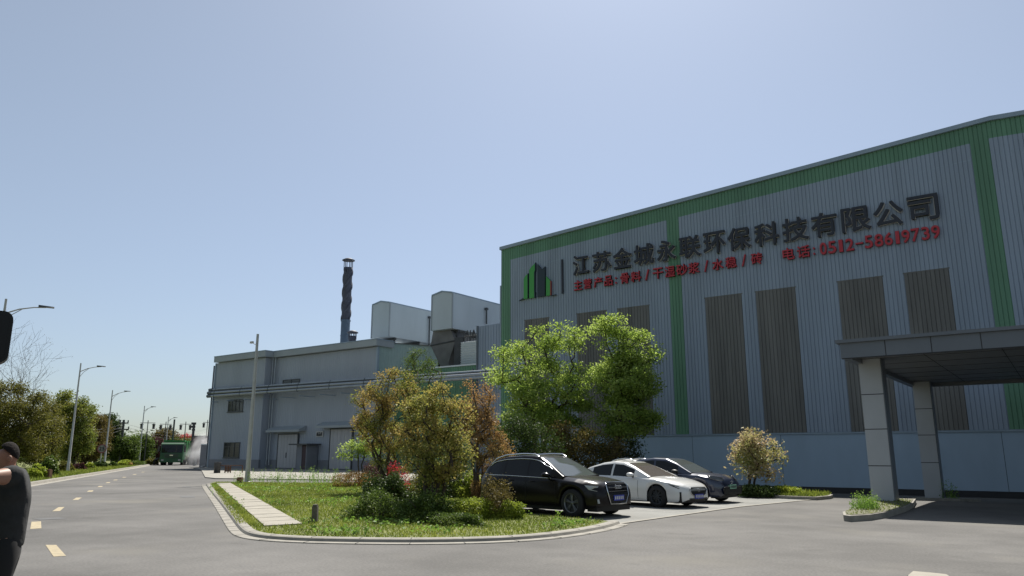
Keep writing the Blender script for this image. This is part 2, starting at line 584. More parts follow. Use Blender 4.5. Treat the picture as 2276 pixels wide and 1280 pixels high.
kj.build('joint', M['seam'], [o for o in bpy.data.objects if o.name.startswith('kerb')][-1])
# parking bays and apron
BAY = [G(1366, 1166), G(1400, 1161), G(1640, 1127), G(1770, 1114), Vector((-7.75, 31.4, 0)), Vector((-20, 33, 0)), Vector((-17.2, 21.5, 0)), Vector((-15.2, 18.2, 0))]
bay = flat_poly('parking_bays', BAY, 0.010, M['bay'])
edge = MB()
def stripe(mb, a, b, w, z, mi=0):
    a, b = Vector((a[0], a[1], 0)), Vector((b[0], b[1], 0))
    d = (b - a).normalized()
    s = Vector((d.y, -d.x, 0)) * w / 2
    up = Vector((0, 0, z))
    mb.quad(a - s + up, b - s + up, b + s + up, a + s + up, mi)
for a, b in zip(BAY[:4], BAY[1:5]):
    stripe(edge, a, b, 0.16, 0.016)
edge.build('bay_edge_line', M['kerb'], bay)
bl = MB()
for (a, b) in [((-9.3, 21.4), (-15.4, 22.6)), ((-9.1, 25.4), (-15.4, 26.5)), ((-8.7, 29.0), (-15.0, 30.0))]:
    stripe(bl, a, b, 0.1, 0.014)
bl.build('bay_line', M['paint_w'], bay)
APRON = [G(447, 1045), G(456, 1062), Vector((-47.0, 30.6, 0)), Vector((-30, 36.2, 0)), Vector((-30, 52.0, 0)), Vector((-82, 52.0, 0)), Vector((-80.5, 49.5, 0))]
apron = flat_poly('apron', APRON, 0.06, M['apron'], thick=0.05)
aj = MB()
for t in (0.22, 0.6):
    a = APRON[1].lerp(APRON[3], t)
    stripe(aj, a, (a[0] - 8, a[1] + 17), 0.04, 0.064)
aj.build('joint', M['seam'], apron)
# walk of stone slabs
W0, W1, W2, W3 = G(480, 1077), G(511, 1076), G(588, 1177.5), G(672, 1172.5)
walk = MB()
seam = MB()
NS = 24
for i in range(NS):
    t0, t1 = i / NS, (i + 1) / NS - 0.0028
    j = [random.uniform(-0.02, 0.02) for _ in range(4)]
    a, b = W0.lerp(W2, t0 + j[0] / NS), W1.lerp(W3, t0 + j[1] / NS)
    c, d = W1.lerp(W3, t1), W0.lerp(W2, t1)
    zt = 0.088 + random.uniform(-0.006, 0.006)
    walk.prism([(p.x, p.y, 0.03) for p in (a, b, c, d)], (0, 0, zt - 0.03))
structure(walk.build('stone_path', M['slab']))
# centre-line dashes
dash_px = [((101, 1211.5), (125, 1211.5), (147, 1236), (119, 1237.5)), ((70, 1160), (91, 1159), (92, 1174.5), (67, 1176)), ((130, 1127.5), (143.5, 1127), (133, 1136), (116, 1136.5)),
           ((170, 1106), (182, 1106), (174, 1111), (161, 1111.5)), ((197.5, 1090), (208, 1090), (205, 1093), (193, 1093.2)), ((220, 1080.3), (229, 1080.2), (226, 1082.3), (216, 1082.6)),
           ((238, 1071.8), (246, 1071.6), (243, 1073.4), (234, 1073.8)), ((254, 1066.2), (262, 1066), (260, 1067.4), (251, 1067.8)), ((274, 1060.2), (281, 1060), (279, 1061.2), (271, 1061.6)),
           ((297, 1054.1), (304, 1054), (302, 1055), (294, 1055.3)), ((316, 1048.9), (322, 1048.8), (320, 1049.6), (313, 1049.8))]
road = bpy.data.objects['road']
for q in dash_px:
    mb = MB()
    pts = [G(*p) for p in q]
    mb.add([(p.x, p.y, 0.005) for p in pts], [(0, 1, 2, 3)])
    o = mb.build('lane_dash', M['paint_y'], road)
# dark repairs and a drain cover in the asphalt
mb = MB()
for q in (((70, 1153), (130, 1150), (150, 1153), (90, 1156)), ((836, 1080), (860, 1079), (866, 1081), (842, 1082)), ((405, 1081), (423, 1081), (425, 1082.3), (408, 1082.3)), ((400, 1102), (432, 1102), (434, 1106), (402, 1106))):
    mb.add([(p.x, p.y, 0.006) for p in (G(*c) for c in q)], [(0, 1, 2, 3)])
mb.build('patch', mat('asphalt_patch', (0.09, 0.09, 0.09), 0.85, noise=0.2, scale=5), road)
# ------------------------------------------------------------------ buildings
def ribbed(name, O, D, N, length, zlo, zhi, m, parent, pitch=0.21, depth=0.045, cells=None, groove=0.16, mb=None):
    """sheet wall with narrow vertical grooves; zlo / zhi are functions of the distance along D"""
    own = mb is None
    mb = mb or MB()
    O, D, N = Vector(O), Vector(D), Vector(N)
    n = max(1, int(round(length / pitch)))
    p = length / n
    for i in range(n):
        s0 = i * p
        if cells and not cells(s0 + p / 2):
            continue
        lo, hi = zlo(s0 + p / 2), zhi(s0 + p / 2)
        xs = [(0, 0), ((1 - groove - 0.06) * p, 0), ((1 - groove) * p, -depth), ((1 - 0.06) * p, -depth), (p, 0)]
        vs = []
        for z in (lo, hi):
            for x, d in xs:
                q = O + D * (s0 + x) + N * d
                vs.append((q.x, q.y, z))
        mb.add(vs, [(k, k + 1, 6 + k, 5 + k) for k in range(4)])
    if own:
        return mb.build(name, m, parent, recalc=False)
V, VF, VR = 45.0, 52.0, 53.1

# --- the main hall with the lettering
hall = thing('factory_hall', 'large grey ribbed factory hall with green trim and red and black lettering on its gable', 'factory', (-33.6, V, 0))
def hpart(mb, name, m, parent=None, **k):
    o = mb.build(name, m, None, **k)
    o.parent = parent or hall
    o.matrix_parent_inverse = hall.matrix_basis.inverted() if parent is None else Matrix()
    return o
def adopt(o, t):
    """make o a part of the thing t without moving it"""
    o.parent = t
    o.matrix_parent_inverse = Matrix.Translation(-Vector(t.location)) if abs(t.rotation_euler.z) < 1e-9 else (Matrix.Translation(t.location) @ Matrix.Rotation(t.rotation_euler.z, 4, 'Z')).inverted()
    return o
E0 = PV(1115, 551, V)
R0 = PV(2200, 262, V)
UL, UR = E0.x, 16.0
slope_r = (R0.z - E0.z) / (R0.x - UL)
def ztop(u):
    return E0.z + slope_r * (u - UL) if u < R0.x else R0.z - slope_r * (u - R0.x)
PITCHW = 0.215
nU = int((UR - UL) / PITCHW)
def snap(u):
    return UL + round((u - UL) / PITCHW) * PITCHW
ZP = 2.86
stripes = []
for (a, b) in ((None, PV(1135, 640, V).x), (PV(1484, 600, V).x, PV(1514, 600, V).x), (PV(2157, 320, V).x, PV(2198, 320, V).x), (12.0, 12.9)):
    stripes.append((UL if a is None else snap(a), snap(b)))
wz = 0.5 * (PV(1570, 662, V).z + PV(1960, 615, V).z)
wins = []
for (a, b, y) in ((1166, 1222, 708), (1284, 1346, 694), (1372, 1440, 684), (1568, 1646, 658), (1678, 1765, 645), (1865, 1960, 620), (2005, 2110, 604)):
    wins.append((snap(PV(a, y, V).x), snap(PV(b, y, V).x)))
wins += [(snap(u), snap(u + 2.25)) for u in (2.2, 5.2, 8.2)]
BAND = 1.02
def in_any(u, L):
    return any(a - 0.01 < u < b + 0.01 for a, b in L)
D1, N1 = Vector((1, 0, 0)), Vector((0, -1, 0))
LEN = nU * PITCHW
uu = lambda s: UL + s
top_in = lambda s: ztop(uu(s)) - 0.10
band_lo = lambda s: ztop(uu(s)) - BAND - 0.10
kw = dict(pitch=PITCHW, depth=0.03, groove=0.13)
O1 = (UL, V, 0)
mb = MB()
ribbed('w', O1, D1, N1, LEN, lambda s: wz if in_any(uu(s), wins) else ZP, band_lo, None, None, cells=lambda s: not in_any(uu(s), stripes), mb=mb, **kw)
adopt(mb.build('wall', M['panel'], recalc=False), hall)
edges = [x for s in stripes for x in s][1:] + [UL + LEN]
for a, b in zip(edges[0::2], edges[1::2]):
    mb = MB()
    ribbed('b', (a, V, 0), D1, N1, b - a, lambda s, a=a: band_lo(a + s - UL), lambda s, a=a: top_in(a + s - UL), None, None, mb=mb, **kw)
    adopt(mb.build('roof_band', M['green'], recalc=False), hall)
for a, b in stripes:
    mb = MB()
    ribbed('s', (a, V, 0), D1, N1, b - a, lambda s: ZP, lambda s, a=a: ztop(a + s) - 0.10, None, None, mb=mb, **kw)
    adopt(mb.build('green_stripe', M['green'], recalc=False), hall)
for a, b in wins:
    mb = MB()
    ribbed('s', (a, V, 0), D1, N1, b - a, lambda s: ZP, lambda s: wz, None, None, mb=mb, **kw)
    mb.box((a - 0.05, V - 0.012, wz - 0.02), (b + 0.05, V + 0.03, wz + 0.05))
    adopt(mb.build('window_strip', M['brown'], recalc=False), hall)
mb = MB()
mb.box((UL, V + 0.06, ZP - 0.05), (UR, V + 0.3, 10.0))
mb.box((UL - 0.04, V - 0.08, ZP - 0.10), (UR, V + 0.06, ZP - 0.015))
adopt(mb.build('drip_flashing', M['flash']), hall)
mb = MB()
step = 6.1
u = UL
k = 0
mb.box((UL + 0.02, V - 0.02, -0.9), (UR, V + 0.3, ZP - 0.1))
adopt(mb.build('plinth', M['plinth']), hall)
mb = MB()
for uj in np.arange(UL + 4, UR, 5.4):
    mb.box((uj, V - 0.024, -0.3), (uj + 0.02, V - 0.018, ZP - 0.11))
mb.box((UL, V - 0.06, -0.9), (UR, V - 0.022, -0.13))  # continuous dark strip along the foot of the plinth
adopt(mb.build('plinth_joint_and_strip', M['seam']), hall)
# verge flashing along the gable, roof, side walls
mb = MB()
for (a, b) in ((UL - 0.1, R0.x), (R0.x, UR)):
    za, zb = ztop(max(a, UL)), ztop(b)
    mb.prism([(a, V - 0.16, za - 0.18), (b, V - 0.16, zb - 0.18), (b, V - 0.16, zb + 0.06), (a, V - 0.16, za + 0.06)], (0, 0.5, 0))
adopt(mb.build('verge_flashing', M['flash']), hall)
mb = MB()
for (a, b) in ((UL - 0.1, R0.x), (R0.x, UR)):
    za, zb = ztop(max(a, UL)) - 0.02, ztop(b) - 0.02
    mb.quad((a, V + 0.3, za), (b, V + 0.3, zb), (b, V + 58, zb), (a, V + 58, za))
adopt(mb.build('roof', M['roof']), hall)
mb = MB()
mb.quad((UL - 0.03, V, -0.6), (UL - 0.03, V + 58, -0.6), (UL - 0.03, V + 58, E0.z - 0.1), (UL - 0.03, V, E0.z - 0.1))
mb.quad((UR, V, -0.6), (UR, V + 58, -0.6), (UR, V + 58, ztop(UR)), (UR, V, ztop(UR)))
mb.quad((UL, V + 58, -0.6), (UR, V + 58, -0.6), (UR, V + 58, ztop(UR)), (UL, V + 58, E0.z))
adopt(mb.build('side_wall', M['panel']), hall)
mb = MB()
zb_ = PV(1112, 632, V).z
mb.box((UL - 0.42, V + 0.35, 0), (UL - 0.08, V + 0.7, zb_))
adopt(mb.build('downpipe', M['flash']), hall)
# sheet lap lines
mb = MB()
for z0, tilt in ((14.6, 0.0),):
    for i in range(nU):
        s0 = UL + i * PITCHW
        if in_any(s0 + 0.1, stripes):
            continue
        z = ztop(s0) - 2.05
        mb.box((s0, V - 0.004, z), (s0 + PITCHW * 0.76, V + 0.01, z + 0.035))
adopt(mb.build('lap_joint', M['flash']), hall)

# --- lettering
def glyph(ch, u0, u1, z0, z1, v, ext, bold, rim=0.0):
    """a font character as a raised letter; bold copies are laid over one another a few mm apart, rim adds the pale return behind"""
    c = bpy.data.curves.new('character', 'FONT')
    c.body = ch
    c.size = 1
    c.extrude = 0.5
    c.resolution_u = 3
    o = bpy.data.objects.new('character', c)
    COL.objects.link(o)
    bpy.context.view_layer.update()
    me = bpy.data.meshes.new_from_object(o.evaluated_get(bpy.context.evaluated_depsgraph_get()))
    COL.objects.unlink(o)
    bpy.data.objects.remove(o)
    n = len(me.vertices)
    co = np.zeros(n * 3, np.float32)
    me.vertices.foreach_get('co', co)
    co = co.reshape(-1, 3)
    F = [tuple(q.vertices) for q in me.polygons]
    lo, hi = co.min(0), co.max(0)
    k = (co - lo) / np.maximum(hi - lo, 1e-6)
    H = z1 - z0
    mb = MB()
    def layer(s, d0, d1, mi):
        for i, (ax, az) in enumerate(((-1, -1), (1, -1), (1, 1), (-1, 1), (0, 0), (0, -1), (0, 1))):
            a0, a1 = u0 + s * H, u1 - s * H
            b0, b1 = z0 + s * H, z1 - s * H
            e = 0.0035 * i
            P = [(a0 + q[0] * (a1 - a0) + ax * s * H, v - (d0 if q[2] < 0.5 else d1 + e), b0 + q[1] * (b1 - b0) + az * s * H) for q in k]
            mb.add(P, F, mi)
    if rim:
        layer(bold, 0.0, ext * 0.7, 1)
        mb2 = list(mb.v)
        layer(max(0.004, bold - rim), ext * 0.5, ext, 0)
    else:
        layer(bold, 0.0, ext, 0)
    out = bpy.data.meshes.new('character')
    out.from_pydata(mb.v, [], mb.f)
    out.polygons.foreach_set('material_index', mb.m)
    out.update()
    return out
def sign_letters(parent, items, faces, sides, ext, off, rim):
    for ch, u0, u1, z0, z1 in items:
        me = glyph(ch, u0, u1, z0, z1, V - 0.04, ext, off if ch not in '/:-1' else off * 0.45, rim if ch != '1' else 0)
        me.materials.append(faces)
        me.materials.append(sides)
        adopt(link('character', me), parent)
zt1, zb1 = 0.5 * (PV(1278, 571, V).z + PV(2085, 430, V).z), 0.5 * (PV(1278, 614, V).z + PV(2088, 487, V).z)
main_txt = [('江', 1277, 1312), ('苏', 1320, 1361), ('金', 1366, 1406), ('城', 1412, 1456), ('永', 1463, 1504), ('联', 1512, 1559), ('环', 1566, 1614), ('保', 1620, 1670),
            ('科', 1679, 1733), ('技', 1741, 1798), ('有', 1805, 1862), ('限', 1872, 1936), ('公', 1943, 2008), ('司', 2019, 2087)]
def at_text(x, z):
    """u on the wall where the picture column x meets height z"""
    lo, hi = 200.0, 900.0
    for _ in range(40):
        mid = (lo + hi) / 2
        if PV(x, mid, V).z > z:
            lo = mid
        else:
            hi = mid
    return PV(x, lo, V).x
zm = (zt1 + zb1) / 2
sg = thing('company_name_sign', 'large black raised characters spelling the company name across the factory gable', 'sign', (at_text(1277, zm), V, zb1), 0, 'lettering on the factory gable')
sign_letters(sg, [(c, at_text(a, zm), at_text(b, zm), zb1, zt1) for c, a, b in main_txt], M['letter'], M['letter_side'], 0.2, 0.030, 0.012)
zt2, zb2 = 0.5 * (PV(1277, 626, V).z + PV(2090, 499, V).z), 0.5 * (PV(1277, 650, V).z + PV(2090, 526, V).z)
zm2 = (zt2 + zb2) / 2
red_txt = [('主', 1278, 1296), ('营', 1299.6, 1317), ('产', 1322, 1341), ('品', 1345, 1364), (':', 1369.5, 1373), ('骨', 1381, 1400.5), ('料', 1404.5, 1427), ('/', 1436, 1445), ('干', 1453, 1476), ('湿', 1480, 1502), ('砂', 1505, 1530), ('浆', 1532, 1556),
           ('/', 1567, 1576), ('水', 1585, 1609), ('稳', 1614, 1639), ('/', 1650, 1660), ('砖', 1671, 1696)]
tel_txt = [('电', 1741, 1767), ('话', 1773, 1802), (':', 1808.5, 1813), ('0', 1823.5, 1839), ('5', 1842, 1860), ('1', 1866, 1875), ('2', 1881, 1899), ('-', 1903, 1920), ('5', 1923, 1941), ('8', 1945, 1964), ('6', 1967, 1985), ('1', 1991.5, 2000.5), ('9', 2005, 2023), ('7', 2026, 2045), ('3', 2049, 2067), ('9', 2071, 2090)]
def fit2(L):
    out = []
    h = zt2 - zb2
    for c, a, b in L:
        z0, z1 = zb2, zt2
        if c == ':':
            z0, z1 = zb2 + 0.1 * h, zb2 + 0.72 * h
        if c == '-':
            z0, z1 = zb2 + 0.42 * h, zb2 + 0.55 * h
        out.append((c, at_text(a, zm2), at_text(b, zm2), z0, z1))
    return out
sg = thing('product_sign', 'row of red raised characters listing the main products below the black company name', 'sign', (at_text(1278, zm2), V, zb2), 0, 'lettering on the factory gable')
sign_letters(sg, fit2(red_txt), M['red'], M['red_side'], 0.13, 0.022, 0.008)
sg = thing('telephone_sign', 'red raised telephone number under the right end of the company name', 'sign', (at_text(1741, zm2), V, zb2), 0, 'lettering on the factory gable')
sign_letters(sg, fit2(tel_txt), M['red'], M['red_side'], 0.13, 0.024, 0.008)
# emblem
lg = thing('emblem', 'green and dark emblem of four towers left of the company name', 'emblem', (at_text(1197, zm), V, PV(1197, 662, V).z), 0, 'lettering on the factory gable')
def wall_poly(name, pts, m, parent, ext=0.14, sc=8.0, ox=1140, oy=540):
    mb = MB()
    q = [PV(ox + x / sc, oy + y / sc, V) for x, y in pts]
    mb.prism([(p.x, V - 0.03, p.z) for p in q], (0, -ext, 0))
    return adopt(mb.build(name, m), parent)
wall_poly('tower', [(215, 1003), (215, 650), (245, 590), (280, 560), (280, 992)], M['lg_green'], lg)
wall_poly('tower_edge', [(283, 992), (283, 550), (293, 545), (293, 990)], M['lg_dark'], lg)  # narrow edge strip of the emblem, in its own darker colour
wall_poly('tower', [(313, 990), (313, 490), (360, 420), (410, 375), (410, 500), (398, 520), (398, 975)], M['lg_green'], lg)
wall_poly('tower_edge', [(413, 498), (413, 362), (423, 355), (423, 500), (409, 535), (409, 860), (418, 868), (418, 980), (401, 982), (401, 522)], M['lg_dark'], lg)
wall_poly('tower', [(457, 968), (457, 385), (535, 475), (590, 425), (590, 948)], M['lg_dark'], lg)
wall_poly('tower', [(612, 945), (612, 600), (682, 672), (682, 935)], M['lg_green'], lg)
wall_poly('tower_edge', [(685, 935), (685, 672), (697, 684), (697, 930)], M['red_side'], lg)
wall_poly('base_line', [(120, 1036), (200, 985), (213, 990), (213, 1006)], M['lg_dark'], lg)
wall_poly('base_line', [(700, 935), (785, 920), (785, 930), (700, 945)], M['lg_dark'], lg)
mb = MB()
q = [at_text(x, zm) for x in (1249.2, 1252.6)]
z0, z1 = PV(1251, 653, V).z, PV(1251, 577, V).z
mb.box((q[0], V - 0.12, z0), (q[1], V - 0.03, z1))
tag(mb.build('divider_bar', M['letter']), 'thin upright dark bar between the emblem and the company name', 'sign bar', 'lettering on the factory gable')

# --- grey block on the left
gb = thing('grey_factory_block', 'grey sheet-clad factory block with eaves, canopied doors and small windows beyond the lawn', 'factory', (-66, VF, 0))
uA = PV(474, 900, VF).x
uB = PV(584, 900, VF).x
uC = PV(839, 800, VR).x
ZE = 0.5 * (PV(483, 808, VF).z + PV(835, 770, VR).z)
mb = MB()
ribbed('w', (uA, VF, 0), D1, N1, uB - uA, lambda s: 1.0, lambda s: ZE, None, None, pitch=0.3, depth=0.02, groove=0.12, mb=mb)
ribbed('w', (uB, VR, 0), D1, N1, uC - uB, lambda s: 1.0, lambda s: ZE, None, None, pitch=0.3, depth=0.02, groove=0.12, mb=mb)
mb.quad((uB, VF, 0.0), (uB, VR, 0.0), (uB, VR, ZE), (uB, VF, ZE))
mb.quad((uA, VF, 0), (uA, VF + 40, 0), (uA, VF + 40, ZE), (uA, VF, ZE))
adopt(mb.build('wall', M['lwall'], recalc=False), gb)
mb = MB()
mb.box((uA - 0.02, VF - 0.06, 0), (uB + 0.03, VF + 0.2, 1.0))
mb.box((uB + 0.03, VR - 0.06, 0), (uC, VR + 0.2, 1.0))
adopt(mb.build('plinth', M['greywall']), gb)
# roof with deep eaves fascia
fl = PV(476, 797, VF - 0.5).x
mb = MB()
zE2 = ZE + 0.05
mb.box((fl, VF - 0.5, zE2), (uB + 0.5, VF + 2, zE2 + 0.62))
mb.box((uB + 0.5, VR - 0.5, zE2 + 0.003), (uC + 0.3, VR + 2, zE2 + 0.623))
adopt(mb.build('eaves', M['eave']), gb)
mb = MB()
mb.box((fl - 0.02, VF - 0.53, zE2 + 0.63), (uB + 0.52, VF + 2, zE2 + 0.72))
mb.box((uB + 0.52, VR - 0.53, zE2 + 0.633), (uC + 0.33, VR + 2, zE2 + 0.723))
adopt(mb.build('gutter', M['flash']), gb)
zr = zE2 + 0.5
pR = PU(940, 767, uC)
mb = MB()
mb.quad((fl, VF + 1.9, zr), (uC + 0.2, VF + 1.9, zr), (uC + 0.2, VF + 40, zr + 2.4), (fl, VF + 40, zr + 2.4))
adopt(mb.build('roof', M['roof']), gb)
mb = MB()
ribbed('w', (uC, VR, 0), (0, 1, 0), (1, 0, 0), 38, lambda s: 0.0, lambda s: zr - 0.1 + 2.4 * s / 40, None, None, pitch=0.4, depth=0.03, groove=0.12, mb=mb)
adopt(mb.build('side_wall', M['lgreen'], recalc=False), gb)
mb = MB()
mb.box((uC - 0.10, VR - 0.14, 0), (uC + 0.12, VR + 0.1, ZE))
adopt(mb.build('corner_trim', M['flash']), gb)
mb = MB()
mb.box((uA - 0.12, VF - 0.1, 0), (uA + 0.06, VF + 0.1, ZE))
adopt(mb.build('corner_trim', M['flash']), gb)
mb = MB()
for du in (0.3, 0.75):
    x = uB + du
    mb.tube([(x, VR - 0.35, ZE), (x, VR - 0.35, 0.4)], 0.075, 8)
adopt(mb.build('downpipe', M['pipe']), gb)
mb = MB()
mb.tube([(uA - 0.22, VF - 0.15, ZE - 0.3), (uA - 0.22, VF - 0.15, 1.2), (uA - 0.22, VF - 0.15, 0.25), (uA - 0.5, VF - 0.6, 0.12)], 0.09, 8)
adopt(mb.build('downpipe', M['pipedk']), gb)
def window(x0, x1, y0, y1, v, n, parent, rows=2):
    a, b = PV(x0, (y0 + y1) / 2, v), PV(x1, (y0 + y1) / 2, v)
    xm = (x0 + x1) / 2
    zt, zb = PV(xm, y0, v).z, PV(xm, y1, v).z
    mb = MB()
    w = 0.09
    mb.box((a.x, v - 0.08, zb), (b.x, v + 0.05, zb + w))
    mb.box((a.x, v - 0.08, zt - w), (b.x, v + 0.05, zt))
    for i in range(n + 1):
        x = a.x + (b.x - a.x - w) * i / n
        mb.box((x, v - 0.078, zb + w), (x + w, v + 0.05, zt - w))
    mb.box((a.x + w, v - 0.07, zb + (zt - zb) * 0.68), (b.x - w, v + 0.04, zb + (zt - zb) * 0.68 + 0.07))
    f = adopt(mb.build('window', M['frame']), parent)
    g = MB()
    g.box((a.x + 0.03, v - 0.03, zb + 0.03), (b.x - 0.03, v + 0.02, zt - 0.03))
    o = g.build('pane', M['glass'])
    o.parent = f
    o.matrix_parent_inverse = f.matrix_parent_inverse.copy()
    o.matrix_parent_inverse = Matrix.Translation(-Vector(parent.location)).inverted() @ Matrix.Translation(-Vector(parent.location))
    s = MB()
    s.box((a.x - 0.1, v - 0.14, zb - 0.08), (b.x + 0.1, v + 0.02, zb - 0.002))
    o2 = s.build('sill', M['frame'])
    o2.parent = f
    return f
window(508, 541, 888, 915, VF, 4, gb)
window(498, 533, 983, 1017, VF, 3, gb)
window(629, 667, 843, 861, VR, 2, gb)
def door(x0, x1, yt, yb, v, parent, n):
    zt = PV((x0 + x1) / 2, yt, v).z
    a, b = PV(x0, (yt + yb) / 2, v).x, PV(x1, (yt + yb) / 2, v).x
    mb = MB()
    p = 0.5
    k = max(2, int((b - a) / p))
    for i in range(k):
        s = a + (b - a) * i / k
        e = a + (b - a) * (i + 1) / k - 0.03
        mb.box((s, v - 0.16, 0.16), (e, v - 0.06, zt))
    mb.box((a, v - 0.14, 0.14), (b, v - 0.06, zt - 0.01))
    d = adopt(mb.build('door', M['door']), parent)
    f = MB()
    f.box((a - 0.14, v - 0.18, 0.1), (a - 0.01, v - 0.02, zt + 0.1))
    f.box((b + 0.01, v - 0.18, 0.1), (b + 0.14, v - 0.02, zt + 0.1))
    f.box((a - 0.01, v - 0.2, zt + 0.005), (b + 0.01, v - 0.02, zt + 0.1))
    o = f.build('door_frame', M['frame'])
    o.parent = d
    h = MB()
    hx = a + (b - a) * 0.45
    h.box((hx, v - 0.22, 1.2), (hx + 0.07, v - 0.16, 1.75))
    o = h.build('handle', M['frame'])
    o.parent = d
    return d
door(620, 662, 966, 1040, VR, gb, 4)
door(736, 783, 954, 1042, VR, gb, 5)
def dcanopy(x0, x1, y, v, out, parent):
    a, b = PV(x0, y, v - out), PV(x1, y, v - out)
    mb = MB()
    z = (a.z + b.z) / 2
    mb.prism([(a.x, v - out, z - 0.1), (a.x, v - 0.02, z + 0.05), (a.x, v - 0.02, z + 0.55), (a.x, v - out, z + 0.12)], (b.x - a.x, 0, 0))
    return adopt(mb.build('door_canopy', M['eave']), parent)
dcanopy(590, 664, 958, VR, 1.0, gb)
dcanopy(701, 795, 948, VR, 1.0, gb)
# notice plate beside the right door
a, b = PV(704, 965, VR), PV(719.5, 965, VR)
zt, zb = PV(712, 958.5, VR).z, PV(712, 971, VR).z
mb = MB()
mb.box((a.x, VR - 0.1, zb), (b.x, VR - 0.04, zt))
pl = thing('notice_plate', 'small white plate with dark characters beside the right canopied door', 'sign', (a.x, VR - 0.1, zb))
adopt(mb.build('plate', M['white']), pl)
w_ = (b.x - a.x)
for i, ch in enumerate('成品库'):
    me = glyph(ch, a.x + w_ * (0.09 + 0.28 * i), a.x + w_ * (0.09 + 0.28 * i + 0.25), zb + 0.16 * (zt - zb), zt - 0.16 * (zt - zb), VR - 0.1, 0.012, 0.02)
    me.materials.append(M['letter'])
    adopt(link('character', me), pl)
# small porch with a dark red cabinet
po = thing('entrance_booth', 'low grey entrance booth with flat roof and dark doorway against the grey block', 'booth', (PV(670, 1000, VR).x, VR, 0))
a, b = PV(660, 1000, VR - 1.6).x, PV(682, 1000, VR - 1.6).x
zt = PV(672, 989, VR - 1.6).z
mb = MB()
mb.box((a, VR - 1.6, 0), (a + 0.12, VR - 0.2, zt))
mb.box((b - 0.12, VR - 1.6, 0), (b, VR - 0.2, zt))
mb.box((a + 0.12, VR - 0.3, 0), (b - 0.12, VR - 0.2, zt))
mb.box((a + 0.12, VR - 1.6, 0), (a + 0.5 * (b - a), VR - 1.5, zt))
adopt(mb.build('wall', M['greywall']), po)
mb = MB()
mb.box((a - 0.9, VR - 2.0, zt + 0.003), (b + 0.5, VR - 0.2, zt + 0.14))
adopt(mb.build('roof', M['frame']), po)
mb = MB()
mb.box((a + 0.5 * (b - a) + 0.003, VR - 1.56, 0.05), (b - 0.123, VR - 1.5, zt - 0.05))
adopt(mb.build('door', M['orange_dark']), po)
# long pipes on brackets in front of both buildings
VPIPE = VF - 0.9
pz = [(462, 880.5, 1106, 836, 0.16, 0), (463, 873.5, 1106, 829.5, 0.14, 0), (466, 866.5, 1106, 823, 0.13, 0.45)]
for i, (xa, ya, xb, yb, r, back) in enumerate(pz):
    p, q = PV(xa, ya, VPIPE + back), PV(xb, yb, VPIPE + back)
    mb = MB()
    n = 14
    pts = [p.lerp(q, t) for t in np.linspace(0, 1, n)]
    mb.tube(pts, r, 10, 0)
    pts2 = [pts[0] + Vector((-0.05, 0, 0)), pts[0] + Vector((0.7, 0, 0))]
    mb.tube(pts2, r + 0.04, 10, 1)
    for t in np.linspace(0.03, 0.97, 9):
        c = p.lerp(q, t)
        mb.tube([c, c + (q - p).normalized() * 0.12], r + 0.018, 10, 1)
    tag(mb.build('insulated_pipe', [M['pipe'], M['pipedk']]), ['bottom pipe of three clad pipes running along the grey block', 'middle pipe of three clad pipes running along the grey block', 'top and rearmost pipe of three clad pipes along the grey block'][i], 'pipe', 'clad pipes along the grey block')
for yy_ in (877.2, 870.2):  # dark bars added to stand for the shade in the pipe gaps
    a, e = PV(463, yy_, VPIPE + 0.16), PV(1106, yy_ - 44.3, VPIPE + 0.16)
    mb = MB()
    mb.prism([a - Vector((0, 0, 0.10)), a + Vector((0, 0, 0.10)), e + Vector((0, 0, 0.10)), e - Vector((0, 0, 0.10))], (0, 0.1, 0))
    o = mb.build('pipe_shade_bar', M['dark'])
    tag(o, 'dark bar added as the shade between the bottom and middle clad pipes' if yy_ > 875 else 'dark bar added as the shade between the middle and top clad pipes', 'rail', 'added shade bars behind the clad pipes')
z = PV(600, 880, VF - 0.6).z
for u in np.arange(uA + 1, uC, 3.2):
    vw = VF if u < uB else VR
    mb = MB()
    mb.box((u, VPIPE - 0.15, z - 0.27), (u + 0.08, vw - 0.07, z - 0.19))
    adopt(mb.build('pipe_bracket', M['flash']), gb)

# --- chimney, vent, conveyor galleries behind the roof
VS = 60.0
def lx(px, py, v=VS):
    return PV(px, py, v)
a, b = lx(766, 762), lx(771.5, 590)
rS = 0.5 * (lx(774, 700).x - lx(758.5, 700).x)
rS = abs(rS) * 0.86
cs = thing('chimney_stack', 'tall blue-grey steel chimney with spiral strakes and a rain cap', 'chimney', (a.x, VS, 0))
z1, z2, z3 = lx(766, 713).z, lx(772, 600).z, lx(772, 579).z
mb = MB()
mb.tube([(a.x, VS, 8), (a.x, VS, z1)], rS, 16)
mb.lathe([(rS, z1 - 0.1), (rS * 1.12, z1 - 0.08), (rS * 1.12, z1 + 0.08), (rS, z1 + 0.1)], (a.x, VS, 0), 16)
mb.lathe([(rS, z1 - 1.9), (rS * 1.08, z1 - 1.88), (rS * 1.08, z1 - 1.8), (rS, z1 - 1.78)], (a.x, VS, 0), 16)
adopt(mb.build('shaft', M['stack']), cs)
mb = MB()
mb.tube([(a.x, VS, z1), (a.x, VS, z2)], rS * 0.98, 16)
adopt(mb.build('upper_shaft', M['stackdk']), cs)
